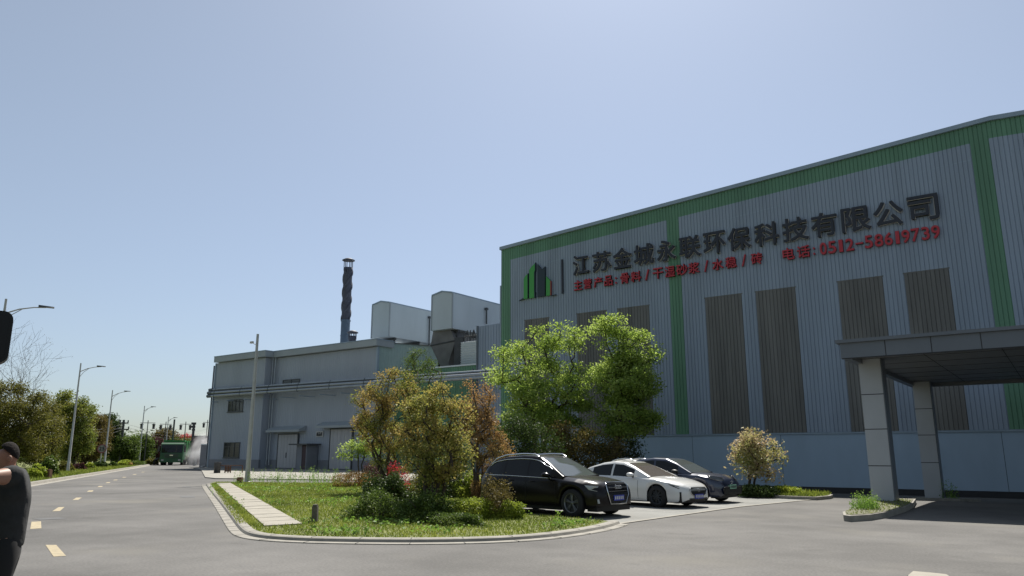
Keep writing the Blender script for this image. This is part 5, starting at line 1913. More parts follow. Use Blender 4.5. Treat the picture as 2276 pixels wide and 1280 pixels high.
mb.lathe([(0, 0.6), (0.09, 0.58), (0.09, 0.5), (0, 0.45)], (0, 0, 0.92), 10, axis='y')
mb.build('headlight', M['white'], t)
# pale slab at the near edge of the asphalt
q = [G(2019, 1281), G(2030, 1272.2), G(2066, 1275.2), G(2104, 1279.2), G(2120, 1290), G(2020, 1296)]
mb = MB()
mb.prism([(p.x, p.y, 0.004) for p in q], (0, 0, 0.016))
t = thing('loose_slab', 'pale loose slab lying on the asphalt at the bottom edge', 'slab', (q[0].x, q[0].y, 0))
adopt(mb.build('slab', M['slab']), t)
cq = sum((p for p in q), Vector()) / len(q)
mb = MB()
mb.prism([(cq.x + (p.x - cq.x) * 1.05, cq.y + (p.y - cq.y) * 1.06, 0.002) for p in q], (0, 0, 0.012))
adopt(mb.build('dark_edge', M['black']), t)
# dust cloud behind the truck
def dust():
    A, B = PD(424, 1030, 113), PD(470, 972, 117)
    c = (A + B) / 2
    ax = (B - A)
    L = ax.length
    rot = ax.to_track_quat('Z', 'Y').to_matrix().to_4x4()
    bm = bmesh.new()
    bmesh.ops.create_uvsphere(bm, u_segments=32, v_segments=20, radius=1.0)
    me = bpy.data.meshes.new('dust_cloud')
    bm.to_mesh(me)
    bm.free()
    o = link('dust_cloud', me)
    o.matrix_world = Matrix.Translation(c) @ rot @ Matrix.Diagonal((1.9, 2.4, L * 0.68, 1))
    m = bpy.data.materials.new('dust')
    m.use_nodes = True
    nt = m.node_tree
    nt.nodes.remove(nt.nodes['Principled BSDF'])
    v = nt.nodes.new('ShaderNodeVolumePrincipled')
    v.inputs['Color'].default_value = (0.95, 0.95, 0.95, 1)
    tc = nt.nodes.new('ShaderNodeTexCoord')
    n = nt.nodes.new('ShaderNodeTexNoise')
    n.inputs['Scale'].default_value = 2.2
    n.inputs['Detail'].default_value = 5
    ln = nt.nodes.new('ShaderNodeVectorMath')
    ln.operation = 'LENGTH'
    nt.links.new(tc.outputs['Object'], ln.inputs[0])
    fall = nt.nodes.new('ShaderNodeMapRange')
    fall.inputs[1].default_value = 0.15
    fall.inputs[2].default_value = 0.95
    fall.inputs[3].default_value = 1.0
    fall.inputs[4].default_value = 0.0
    nt.links.new(ln.outputs['Value'], fall.inputs[0])
    r = nt.nodes.new('ShaderNodeMapRange')
    r.inputs[1].default_value = 0.38
    r.inputs[2].default_value = 0.68
    r.inputs[3].default_value = 0.0
    r.inputs[4].default_value = 1.0
    nt.links.new(tc.outputs['Object'], n.inputs['Vector'])
    nt.links.new(n.outputs[0], r.inputs[0])
    ml = nt.nodes.new('ShaderNodeMath')
    ml.operation = 'MULTIPLY'
    nt.links.new(r.outputs[0], ml.inputs[0])
    nt.links.new(fall.outputs[0], ml.inputs[1])
    nt.links.new(ml.outputs[0], v.inputs['Density'])
    nt.links.new(v.outputs[0], nt.nodes['Material Output'].inputs['Volume'])
    me.materials.append(m)
    stuff(o, 'pale dust cloud billowing behind the green truck', 'dust')
dust()
# ------------------------------------------------------------------ cars (x forward, y left, z up)
def make_wheel(parent, x, y, R, W_, rim_m, spokes=5):
    s = 1 if y > 0 else -1
    mb = MB()
    mb.lathe([(R * 0.68, -W_ / 2), (R * 0.93, -W_ / 2), (R, -W_ * 0.34), (R, W_ * 0.34), (R * 0.93, W_ / 2), (R * 0.68, W_ / 2)], (0, 0, 0), 28, axis='y')
    o = mb.build('wheel', M['tyre'], parent)
    o.location = (x, y - s * W_ / 2, R)
    mb = MB()
    yf = s * (W_ / 2 - 0.01)
    mb.lathe([(R * 0.70, yf), (R * 0.64, yf + s * 0.004), (R * 0.62, yf - s * 0.05), (R * 0.62, -yf)], (0, 0, 0), 28, axis='y')
    mb.lathe([(0, yf - s * 0.02), (R * 0.16, yf - s * 0.02), (R * 0.18, yf - s * 0.06)], (0, 0, 0), 14, axis='y')
    for k in range(spokes):
        a = 2 * math.pi * k / spokes + 0.3
        for da in (-0.13, 0.13):
            p = Vector((math.cos(a + da * 0.4), 0, math.sin(a + da * 0.4))) * R * 0.12
            q = Vector((math.cos(a + da), 0, math.sin(a + da))) * R * 0.64
            p.y = q.y = yf - s * 0.035
            mb.tube([p, q], [R * 0.06, R * 0.05], 6)
    r = mb.build('rim', rim_m, o)
    mb = MB()
    mb.lathe([(0, yf - s * 0.09), (R * 0.62, yf - s * 0.09)], (0, 0, 0), 20, axis='y')
    mb.build('brake_disc', M['dark'], o)
    return o
def car(name, label, cat, loc, rz, sp, group=None):
    t = thing(name, label, cat, loc, rz, group)
    L, Wd = sp['L'], sp['W'] / 2
    f, r_ = L / 2, -L / 2
    R = sp['R']
    xf, xr = sp['xf'], sp['xr']
    RA = R + 0.05
    xs = set(np.round(np.linspace(r_, f, 60), 3))
    for xw in (xf, xr):
        xs |= set(np.round(np.linspace(xw - RA, xw + RA, 29), 3))
    for e in (0.02, 0.05, 0.09, 0.14, 0.2):
        xs |= {round(r_ + e, 3), round(f - e, 3)}
    xs = sorted(xs)
    TZ = lambda x: np.interp(x, *zip(*sp['top']))
    SZ = lambda x: np.interp(x, *zip(*sp['shoulder']))
    BZ = lambda x: np.interp(x, *zip(*sp['bottom']))
    HW = lambda x: np.interp(x, *zip(*sp['half'])) * Wd
    vs, fs, mi = [], [], []
    nring = 11
    prof = [(0.955, 0.0), (0.985, 0.12), (1.0, 0.42), (1.0, 0.60), (0.985, 0.80), (0.965, 0.95), (0.935, 1.0)]
    for x in xs:
        zb = BZ(x)
        arch = 0
        for xw in (xf, xr):
            dx = abs(x - xw)
            if dx < RA:
                zb = max(zb, R + math.sqrt(RA * RA - dx * dx) - 0.005)
                arch = 0.012 * min(1.0, (RA - dx) / 0.1)
        sz, tz, w = SZ(x), TZ(x), HW(x)
        zb = min(zb, sz - 0.10)
        ring = []
        for kx, kz in prof:
            ring.append((w * kx + arch * (1 - kz), zb + (sz - zb) * kz))
        wtop = w * 0.935
        ring += [(wtop * 0.90, sz + (tz - sz) * 0.55), (wtop * 0.72, sz + (tz - sz) * 0.85), (wtop * 0.36, tz), (0.0, tz + 0.006)]
        for y, z in ring:
            vs.append((x, y, z))
        for y, z in ring[-2::-1]:
            vs.append((x, -y, z))
    n = 2 * nring - 1
    for i in range(len(xs) - 1):
        for j in range(n - 1):
            fs.append((i * n + j, i * n + j + 1, (i + 1) * n + j + 1, (i + 1) * n + j))
    body = MB()
    body.add(vs, fs, 0, True)
    body.add(vs[:n], [tuple(range(n))], 0)
    body.add(vs[-n:], [tuple(range(n))[::-1]], 0)
    # cabin
    gx = sp['cabin']          # dict of stations: rear base, roof rear, roof front, windscreen base
    c0, c1, c2, c3 = gx['x']
    st = sorted(set(np.round(np.concatenate([np.linspace(c0, c1, 12), np.linspace(c1, c2, 22), np.linspace(c2, c3, 14)]), 3)) | {round(q, 3) for q in sp['panes']})
    RZ = lambda x: np.interp(x, *zip(*gx['roof']))
    gw = []
    K = 10
    for x in st:
        zb = SZ(x) - 0.02
        tz0 = TZ(x)
        zr = max(RZ(x), tz0 + 0.004)
        base_w = HW(x) * 0.925
        h = max(0.0, (zr - zb))
        lean = gx['lean'] * min(1.0, h / gx['h'])
        rw = base_w - lean
        edge = zr - 0.055 * min(1, h / gx['h'])
        edge = max(edge, zb + 0.002)
        ring = [(base_w, zb), (base_w - lean * 0.10, zb + (edge - zb) * 0.10), (base_w - lean * 0.42, zb + (edge - zb) * 0.5), (base_w - lean * 0.86, zb + (edge - zb) * 0.90), (rw, edge), (rw * 0.93, edge + (zr - edge) * 0.55), (rw * 0.84, edge + (zr - edge) * 0.78), (rw * 0.45, zr - 0.004), (0, zr)]
        gw.append(ring)
    m_ = len(gw[0])
    parts = {}
    def addq(key, q):
        parts.setdefault(key, []).append(q)
    panes = sp['panes']   # b-pillar boundaries: [rear_start, rear_end, (mid pillar), front_end]
    for i in range(len(st) - 1):
        xm = (st[i] + st[i + 1]) / 2
        for sgn in (1, -1):
            for j in range(m_ - 1):
                q = []
                for (ii, jj) in ((i, j), (i, j + 1), (i + 1, j + 1), (i + 1, j)):
                    y, z = gw[ii][jj]
                    q.append((st[ii], y * sgn, z))
                key = 'body'
                if 1 <= j <= 2:
                    for k in range(0, len(panes), 2):
                        if panes[k] <= xm <= panes[k + 1]:
                            key = ('side_window', sgn, k)
                if j >= 6 or (j == 5):
                    if c2 + 0.05 < xm < c3 - 0.02:
                        key = 'windscreen' if j >= 6 else 'body'
                    elif c0 + 0.04 < xm < c1 - 0.02:
                        key = 'rear_window' if j >= 6 else 'body'
                addq(key, q if sgn > 0 else q[::-1])
    for q in parts.pop('body', []):
        body.add(q, [(0, 1, 2, 3)], 0, True)
    # weld for smooth shading
    me_o = body.build('body', sp['paint'], t)
    bm = bmesh.new()
    bm.from_mesh(me_o.data)
    bmesh.ops.remove_doubles(bm, verts=bm.verts, dist=0.0015)
    bmesh.ops.recalc_face_normals(bm, faces=bm.faces)
    bm.to_mesh(me_o.data)
    bm.free()
    ss = me_o.data
    ss.polygons.foreach_set('use_smooth', [True] * len(ss.polygons))
    for key, qs in parts.items():
        mb = MB()
        for q in qs:
            mb.add(q, [(0, 1, 2, 3)], 0, True)
        nm = key if isinstance(key, str) else 'side_window'
        o = mb.build(nm, sp.get('wind', M['wglass']) if nm == 'windscreen' else M['cglass'], t)
        bm = bmesh.new()
        bm.from_mesh(o.data)
        bmesh.ops.remove_doubles(bm, verts=bm.verts, dist=0.0015)
        bmesh.ops.recalc_face_normals(bm, faces=bm.faces)
        bm.to_mesh(o.data)
        bm.free()
    # underside and arch liners
    mb = MB()
    mb.box((r_ + 0.12, -Wd * 0.80, 0.17), (xr - RA, Wd * 0.80, 0.5))
    mb.box((xr - RA - 0.02, -Wd * 0.55, 0.2), (xr + RA + 0.02, Wd * 0.55, 0.75))
    mb.box((xr + RA, -Wd * 0.9, 0.17), (xf - RA, Wd * 0.9, 0.55))
    mb.box((xf - RA - 0.02, -Wd * 0.55, 0.2), (xf + RA + 0.02, Wd * 0.55, 0.75))
    mb.box((xf + RA, -Wd * 0.8, 0.17), (f - 0.15, Wd * 0.8, 0.5))
    mb.build('underbody', M['black'], t)
    for xw in (xf, xr):
        for s in (1, -1):
            make_wheel(t, xw, s * (Wd - 0.015), R, 0.23, sp['rim'], sp.get('spokes', 5))
    # window surround, door seams, handles
    for s in (1, -1):
        def side(x, kz, dy=0.004):
            zb, sz, w = BZ(x), SZ(x), HW(x)
            k = np.interp(kz, [p[1] for p in prof], [p[0] for p in prof])
            return (x, s * (w * k + dy), zb + (sz - zb) * kz)
        if sp.get('trim'):
            mb = MB()
            xa, xb = panes[0] - 0.05, panes[-1] + 0.05
            mb.tube([(x, s * (HW(x) * 0.925 + 0.004), SZ(x) + 0.01) for x in np.linspace(xa, xb, 14)], 0.012, 5)
            if sp['trim'] == 2:
                pts = []
                for x in np.linspace(xa, xb, 20):
                    i = min(range(len(st)), key=lambda k: abs(st[k] - x))
                    pts.append((x, s * (gw[i][3][0] + 0.016), gw[i][3][1] + 0.004))
                mb.tube(pts, 0.012, 5)
            mb.build('window_trim', M['chrome'], t)
        mb = MB()
        for x in sp['seams']:
            pts = [side(x, k, 0.005) for k in (0.08, 0.3, 0.5, 0.7, 0.85, 0.98)]
            for a, b in zip(pts[:-1], pts[1:]):
                mb.quad((a[0] - 0.006, a[1], a[2]), (a[0] + 0.006, a[1], a[2]), (b[0] + 0.006, b[1], b[2]), (b[0] - 0.006, b[1], b[2]))
        mb.build('door_seam', M['black'], t)
        for x in sp['handles']:
            a = Vector(side(x, 0.86, 0.02))
            b = Vector(side(x + 0.2, 0.86, 0.02))
            mb = MB()
            mb.tube([a - Vector((0, s * 0.02, 0)), a, b, b - Vector((0, s * 0.02, 0))], 0.014, 5)
            mb.build('door_handle', sp['paint'], t)
        # mirror
        xm = sp['mirror']
        zc = SZ(xm) + 0.10
        yb = HW(xm) * 0.93
        mb = MB()
        ring = []
        for (dx, k) in ((-0.09, 0.85), (-0.06, 1.0), (0.03, 0.95), (0.10, 0.55), (0.13, 0.2)):
            for a in np.linspace(0, 2 * math.pi, 10, endpoint=False):
                ring.append((xm + dx, s * (yb + 0.14 + 0.115 * k * math.cos(a)), zc + 0.075 * k * math.sin(a)))
        fsx = [(i * 10 + k, i * 10 + (k + 1) % 10, i * 10 + 10 + (k + 1) % 10, i * 10 + 10 + k) for i in range(4) for k in range(10)]
        mb.add(ring, fsx, 0, True)
        mb.add(ring[:10], [tuple(range(10))], 1)
        mb.tube([(xm, s * (yb - 0.03), zc - 0.1), (xm, s * (yb + 0.1), zc - 0.04)], 0.022, 6, 1)
        mb.build('mirror', [sp.get('mirror_m', sp['paint']), M['black']], t)
        # head lamp and fog lamp
        for nm, pts, m in (('headlight', sp['lamp'], sp.get('lamp_m', M['lamp'])), ('fog_light', sp['fog'], M['lamp'] if sp.get('fog_lens') else M['black'])):
            if pts is None:
                continue
            mb = MB()
            q = [(x, s * (HW(x) * ky + 0.004), z) for x, ky, z in pts]
            cx_ = sum((Vector(p) for p in q), Vector()) / len(q)
            out = Vector((0.02, s * 0.012, 0.008))
            ins = [Vector(p).lerp(cx_, 0.12) + out for p in q]
            k = len(q)
            mb.add(q + ins, [(i, (i + 1) % k, k + (i + 1) % k, k + i) for i in range(k)], 0, True)
            mb.add(ins, [tuple(range(k))], 0)
            mb.build(nm, m, t)
        if sp.get('rails'):
            xa, xb = sp['rails']
            mb = MB()
            pts = []
            for x in np.linspace(xa, xb, 12):
                i = min(range(len(st)), key=lambda k: abs(st[k] - x))
                up = 0.045 if xa + 0.06 < x < xb - 0.06 else 0.0
                pts.append((x, s * (gw[i][5][0] + 0.01), gw[i][5][1] + up + 0.012))
            mb.tube(pts, 0.021, 6)
            mb.build('roof_rail', M['chrome'], t)
        mb = MB()
        q = [(r_ + 0.05, s * Wd * 0.62, SZ(r_) - 0.02), (r_ + 0.30, s * (HW(r_ + 0.3) * 0.99 + 0.006), SZ(r_) - 0.02), (r_ + 0.30, s * (HW(r_ + 0.3) + 0.006), SZ(r_) - 0.2), (r_ + 0.02, s * Wd * 0.66, SZ(r_) - 0.2)]
        mb.add(q, [(0, 1, 2, 3)])
        mb.build('tail_light', M['sign_red'], t)
    # front: grille, plate, lower intake
    g = sp['grille']      # list of (y, z) outline for the +y half
    fx = lambda z: np.interp(z, *zip(*sp['nose']))
    pts = [(y, z) for y, z in g] + [(-y, z) for y, z in g[::-1] if y > 0]
    mb = MB()
    mb.add([(fx(z) + 0.012, y, z) for y, z in pts], [tuple(range(len(pts)))])
    mb.build('grille', M['black'], t)
    mb = MB()
    loop = [(fx(z) + 0.016, y, z) for y, z in pts]
    mb.tube(loop + [loop[0]], sp.get('grille_r', 0.018), 6)
    mb.build('grille_frame', M['chrome'] if sp.get('grille_chrome', True) else M['black'], t)
    mb = MB()
    for z in np.linspace(min(p[1] for p in pts) + 0.05, max(p[1] for p in pts) - 0.05, 6):
        ys = [p[0] for p in g]
        w = np.interp(z, sorted(p[1] for p in g), [p[0] for p in sorted(g, key=lambda q: q[1])]) * 0.9
        mb.tube([(fx(z) + 0.02, -w, z), (fx(z) + 0.02, w, z)], 0.008, 4)
    mb.build('grille_bar', M['rim_dk'], t)
    zp = sp['plate_z']
    mb = MB()
    mb.box((fx(zp) + 0.02, -0.23, zp - 0.07), (fx(zp) + 0.036, 0.23, zp + 0.07))
    mb.build('number_plate', sp['plate'], t)
    mb = MB()
    for k in range(5):
        y = 0.17 - k * 0.085
        mb.box((fx(zp) + 0.037, y - 0.028, zp - 0.042), (fx(zp) + 0.039, y + 0.028, zp + 0.042))
    mb.build('plate_character', M['white'] if sp.get('plate_white', True) else M['letter'], t)
    ze = sp['emblem'][0]
    mb = MB()
    if sp['emblem'][1] == 'rings':
        for y in (-0.105, -0.035, 0.035, 0.105):
            ring = [(fx(ze) + 0.03, y + 0.045 * math.cos(a), ze + 0.045 * math.sin(a)) for a in np.linspace(0, 2 * math.pi, 15)]
            mb.tube(ring, 0.007, 5)
    else:
        ring = [(fx(ze) + 0.03, 0.06 * math.cos(a), ze + 0.048 * math.sin(a)) for a in np.linspace(0, 2 * math.pi, 15)]
        mb.tube(ring, 0.008, 5)
    mb.build('emblem', M['chrome'], t)
    if sp.get('intake'):
        for s in (1, -1):
            mb = MB()
            mb.add([(fx(z) + 0.008 - 0.28 * max(0, abs(y) / Wd - 0.5) ** 1.4, s * y, z) for y, z in sp['intake']], [tuple(range(len(sp['intake'])))])
            mb.build('air_intake', M['black'], t)
    # wipers line at the cowl
    return t
suv = dict(L=4.63, W=1.90, R=0.375, xf=1.42, xr=-1.39, paint=M['car_black'], rim=M['rim'], spokes=5,
    top=[(-2.315, 0.92), (-2.2, 1.04), (-1.9, 1.10), (0.9, 1.10), (1.0, 1.085), (1.5, 1.045), (1.9, 0.985), (2.1, 0.93), (2.25, 0.84), (2.315, 0.70)],
    shoulder=[(-2.315, 0.86), (-2.2, 0.98), (-1.9, 1.06), (-1.0, 1.05), (0.8, 1.00), (1.5, 0.95), (1.95, 0.86), (2.15, 0.80), (2.25, 0.73), (2.315, 0.62)],
    bottom=[(-2.315, 0.42), (-2.2, 0.32), (-1.9, 0.28), (0, 0.27), (1.9, 0.27), (2.2, 0.28), (2.315, 0.34)],
    half=[(-2.315, 0.76), (-2.2, 0.87), (-1.95, 0.95), (-1.4, 0.99), (0, 0.985), (1.3, 1.0), (1.75, 0.965), (2.0, 0.90), (2.18, 0.80), (2.28, 0.70), (2.315, 0.62)],
    cabin=dict(x=(-2.22, -1.62, 0.05, 1.06), roof=[(-2.22, 1.02), (-2.05, 1.25), (-1.62, 1.54), (-1.2, 1.62), (-0.6, 1.655), (-0.2, 1.645), (0.05, 1.61), (0.5, 1.40), (1.06, 1.08)], lean=0.22, h=0.62),
    panes=[-1.78, -1.22, -1.16, -0.30, -0.22, 0.62], trim=2, seams=[-1.02, -0.26, 0.86], handles=[-0.95, -0.12], mirror=0.60, rails=(-1.85, 0.02),
    lamp=[(2.23, 0.62, 0.80), (2.10, 0.99, 0.845), (1.86, 1.0, 0.86), (1.98, 1.0, 0.74), (2.16, 0.99, 0.70), (2.26, 0.66, 0.68)],
    fog=[(2.27, 0.80, 0.48), (2.18, 0.99, 0.50), (2.19, 0.99, 0.38), (2.27, 0.82, 0.37)], fog_lens=True,
    grille=[(0.0, 0.93), (0.42, 0.92), (0.48, 0.84), (0.46, 0.60), (0.36, 0.37), (0.0, 0.36)],
    nose=[(0.2, 2.27), (0.36, 2.315), (0.62, 2.325), (0.80, 2.30), (0.93, 2.19), (1.0, 2.05)],
    plate=M['plate_b'], plate_z=0.52, emblem=(0.80, 'rings'), grille_r=0.016)
sedan = dict(lamp_m=M['lamp_dk'], L=4.87, W=1.84, R=0.345, xf=1.45, xr=-1.38, paint=M['car_white'], rim=M['rim_dk'], spokes=9,
    top=[(-2.435, 0.80), (-2.35, 0.98), (-2.1, 1.03), (-1.6, 1.03), (0.8, 0.99), (1.1, 0.955), (1.6, 0.895), (2.0, 0.82), (2.25, 0.745), (2.38, 0.67), (2.435, 0.58)],
    shoulder=[(-2.435, 0.76), (-2.3, 0.93), (-1.9, 0.965), (-1.0, 0.94), (0.8, 0.90), (1.4, 0.88), (1.8, 0.80), (2.1, 0.71), (2.3, 0.645), (2.435, 0.53)],
    bottom=[(-2.435, 0.38), (-2.3, 0.27), (-1.9, 0.21), (0, 0.20), (1.9, 0.19), (2.3, 0.20), (2.435, 0.27)],
    half=[(-2.435, 0.74), (-2.3, 0.85), (-2.0, 0.94), (-1.4, 0.99), (0, 0.975), (1.4, 1.0), (1.8, 0.96), (2.1, 0.88), (2.3, 0.76), (2.4, 0.66), (2.435, 0.58)],
    cabin=dict(x=(-2.0, -0.95, -0.05, 1.12), roof=[(-2.0, 1.03), (-1.5, 1.245), (-0.95, 1.395), (-0.5, 1.448), (-0.05, 1.42), (0.4, 1.27), (1.12, 0.955)], lean=0.23, h=0.53),
    panes=[-1.30, -0.48, -0.40, 0.50], trim=0, seams=[-1.05, -0.44, 0.72], handles=[-1.0, -0.2], mirror=0.50, rails=None,
    lamp=[(2.32, 0.72, 0.63), (2.12, 0.98, 0.70), (1.90, 1.0, 0.745), (1.98, 1.0, 0.69), (2.2, 0.98, 0.60), (2.34, 0.80, 0.575)],
    fog=None,
    grille=[(0.0, 0.635), (0.40, 0.63), (0.48, 0.565), (0.40, 0.43), (0.18, 0.345), (0.0, 0.34)],
    nose=[(0.15, 2.40), (0.3, 2.44), (0.5, 2.445), (0.6, 2.425), (0.66, 2.38), (0.75, 2.24)],
    plate=M['plate_b'], plate_z=0.36, emblem=(0.555, 'oval'), grille_chrome=True, grille_r=0.013, wind=mat('windscreen_brown', (0.10, 0.085, 0.07), 0.05, spec=0.8),
    intake=[(0.02, 0.30), (0.5, 0.31), (0.52, 0.25), (0.02, 0.235)])
cross = dict(lamp_m=M['lamp_dk'], L=4.42, W=1.82, R=0.35, xf=1.36, xr=-1.30, paint=M['car_blue'], rim=M['rim_dk'], spokes=7,
    top=[(-2.21, 0.88), (-2.1, 1.02), (-1.8, 1.08), (0.8, 1.04), (1.1, 1.02), (1.6, 0.97), (1.9, 0.90), (2.1, 0.80), (2.21, 0.62)],
    shoulder=[(-2.21, 0.82), (-2.1, 0.98), (-1.6, 1.02), (0.8, 0.95), (1.4, 0.94), (1.75, 0.86), (2.0, 0.76), (2.15, 0.68), (2.21, 0.55)],
    bottom=[(-2.21, 0.40), (-2.1, 0.29), (-1.8, 0.23), (0, 0.22), (1.8, 0.21), (2.1, 0.22), (2.21, 0.30)],
    half=[(-2.21, 0.74), (-2.1, 0.86), (-1.8, 0.95), (-1.3, 0.995), (0, 0.98), (1.35, 1.0), (1.7, 0.965), (1.95, 0.89), (2.1, 0.79), (2.18, 0.68), (2.21, 0.6)],
    cabin=dict(x=(-2.08, -1.25, -0.05, 1.05), roof=[(-2.08, 1.08), (-1.7, 1.32), (-1.25, 1.48), (-0.6, 1.545), (-0.05, 1.52), (0.4, 1.36), (1.05, 1.03)], lean=0.22, h=0.57),
    panes=[-1.55, -0.52, -0.44, 0.52], trim=0, seams=[-1.05, -0.48, 0.70], handles=[-1.0, -0.25], mirror=0.52, rails=None, mirror_m=M['black'],
    lamp=[(2.08, 0.55, 0.86), (1.88, 0.86, 0.93), (1.70, 0.96, 0.93), (1.84, 0.99, 0.83), (2.05, 0.92, 0.76), (2.14, 0.6, 0.76)],
    fog=None,
    grille=[(0.0, 0.56), (0.62, 0.54), (0.70, 0.46), (0.62, 0.30), (0.0, 0.29)],
    nose=[(0.15, 2.18), (0.3, 2.215), (0.55, 2.225), (0.68, 2.20), (0.8, 2.12)],
    plate=M['plate_g'], plate_z=0.55, plate_white=False, emblem=(0.70, 'oval'), grille_chrome=False, grille_r=0.01)
wsuv = dict(sedan, rails=(-1.2, -0.1))
wsuv['paint'] = M['car_white']
car('parked_car', 'black sport utility car with chrome roof rails parked beside the shrubs', 'car', (-12.45, 19.2, 0.01), -0.13, suv, 'cars parked in the bays')
car('parked_car', 'white saloon car with dark wheels parked right of the black car', 'car', (-12.2, 24.1, 0.01), -0.19, sedan, 'cars parked in the bays')
car('parked_car', 'dark blue fastback car parked just beyond the white saloon', 'car', (-12.0, 26.95, 0.01), -0.12, cross, 'cars parked in the bays')
car('parked_car', 'white car with roof rails, farthest and mostly hidden behind the dark blue car', 'car', (-15.2, 30.6, 0.01), -0.10, wsuv, 'cars parked in the bays')

# ------------------------------------------------------------------ green tipper truck at the far end of the road
b = G(379, 1034)
d = b.xy.length
face = Vector((-b.x, -b.y, 0)).normalized()
rz = math.atan2(face.y, face.x) - 0.2
tr = thing('tipper_truck', 'dark green tipper truck coming along the far end of the road', 'truck', (b.x, b.y, 0), rz)
k = d / CAM_F * 1.02
HT = (1033 - 985) * k
Wt = 41 * k / 2
mb = MB()
mb.prism([(0, -Wt, 0.75), (0.05, -Wt, 1.5), (-0.12, -Wt, HT * 0.84), (-0.5, -Wt, HT * 0.90), (-2.0, -Wt, HT * 0.90), (-2.0, -Wt, 0.75)], (0, 2 * Wt, 0))
mb.build('cab', M['tgreen'], tr)
mb = MB()
mb.prism([(0.03, -Wt * 0.9, HT * 0.5), (-0.10, -Wt * 0.9, HT * 0.80), (-0.2, -Wt * 0.9, HT * 0.80), (-0.2, -Wt * 0.9, HT * 0.5)], (0, 1.8 * Wt, 0))
o = mb.build('windscreen', M['cglass'], tr)
o.location.x = 0.035
mb = MB()
mb.box((-0.3, -Wt * 1.02, 0.4), (0.14, Wt * 1.02, 0.95))
mb.build('bumper', M['tgreen'], tr)
mb = MB()
for zz in (1.1, 1.3, 1.5):
    mb.box((0.03, -Wt * 0.62, zz), (0.09, Wt * 0.62, zz + 0.09))
mb.build('grille', M['dark'], tr)
mb = MB()
mb.box((0.091, -0.22, 1.32), (0.11, 0.22, 1.46))
mb.build('badge', M['chrome'], tr)
mb = MB()
mb.prism([(-2.2, -Wt * 1.02, 1.35), (-2.2, Wt * 1.02, 1.35), (-2.2, Wt * 1.02, HT * 0.99), (-2.2, -Wt * 1.02, HT * 0.99)], (-6.2, 0, 0))
mb.prism([(-1.0, -Wt * 0.95, HT * 0.93), (-1.0, Wt * 0.95, HT * 0.93), (-1.0, Wt * 0.95, HT), (-1.0, -Wt * 0.95, HT)], (-1.2, 0, 0))
for x in (-3.2, -4.6, -6.0, -7.4):
    for s in (-1, 1):
        mb.box((x, s * Wt * 1.06 - 0.06, 1.35), (x + 0.15, s * Wt * 1.06 + 0.06, HT * 0.97))
mb.build('tipper_body', M['tgreen2'], tr)
mb = MB()
mb.box((-8.2, -0.5, 0.75), (-0.5, 0.5, 1.2))
mb.build('chassis', M['dark'], tr)
for s in (-1, 1):
    for x in (-0.9, -2.6, -5.6, -7.0):
        mb = MB()
        mb.lathe([(0.26, -0.16), (0.5, -0.16), (0.53, -0.08), (0.53, 0.08), (0.5, 0.16), (0.26, 0.16)], (0, 0, 0), 18, axis='y')
        mb.lathe([(0, 0.1 * s), (0.26, 0.1 * s)], (0, 0, 0), 18, axis='y')
        o = mb.build('wheel', M['tyre'], tr)
        o.location = (x, s * (Wt - 0.18), 0.53)
    mb = MB()
    mb.box((0.141, s * Wt * 0.75 - 0.16, 0.62), (0.17, s * Wt * 0.75 + 0.16, 0.82))
    mb.build('headlight', M['lamp'], tr)
    mb = MB()
    mb.tube([(-0.1, s * Wt, HT * 0.8), (0.1, s * (Wt + 0.25), HT * 0.78), (0.1, s * (Wt + 0.25), HT * 0.58)], 0.03, 5)
    mb.box((0.04, s * (Wt + 0.25) - 0.12, HT * 0.55), (0.14, s * (Wt + 0.25) + 0.12, HT * 0.74))
    mb.build('mirror', M['dark'], tr)
    mb = MB()
    mb.box((-1.6, s * (Wt + 0.004) - 0.01, HT * 0.52), (-0.5, s * (Wt + 0.004) + 0.01, HT * 0.8))
    mb.build('side_window', M['cglass'], tr)
mb = MB()
mb.box((-4.6, -Wt * 1.0, 0.5), (-3.3, -Wt * 0.5, 1.0))
mb.build('fuel_tank', M['chrome'], tr)

# ------------------------------------------------------------------ man in black at the left edge
def skin_mesh(name, joints, bones, m, parent, levels=2, extra=None):
    """joints: {key: ((x, y, z), (rx, ry))}; root first"""
    keys = list(joints)
    me = bpy.data.meshes.new(name)
    me.from_pydata([joints[k][0] for k in keys], [(keys.index(a), keys.index(c)) for a, c in bones], [])
    o = link(name, me, parent)
    md = o.modifiers.new('skin', 'SKIN')
    md.use_smooth_shade = True
    md.use_x_symmetry = False
    for i, k in enumerate(keys):
        r = joints[k][1]
        me.skin_vertices[0].data[i].radius = r if hasattr(r, '__len__') else (r, r)
        me.skin_vertices[0].data[i].use_root = (i == 0)
    s = o.modifiers.new('sub', 'SUBSURF')
    s.levels = s.render_levels = levels
    dg = bpy.context.evaluated_depsgraph_get()
    me2 = bpy.data.meshes.new_from_object(o.evaluated_get(dg))
    o.modifiers.clear()
    o.data = me2
    me2.materials.clear()
    me2.materials.append(m)
    return o
dP = 8.0
pb = PD(34, 1000, dP)
px_left = PD(0, 1000, dP) - PD(80, 1000, dP)
px_left.z = 0
px_left.normalize()
pz_ = math.atan2(px_left.y, px_left.x) - 0.12
man = thing('person', 'man in a black short-sleeved shirt and dark trousers seen in profile, arm raised ahead', 'person', (pb.x, pb.y, 0.0), pz_)
man.scale = (1.02, 1.02, 1.02)
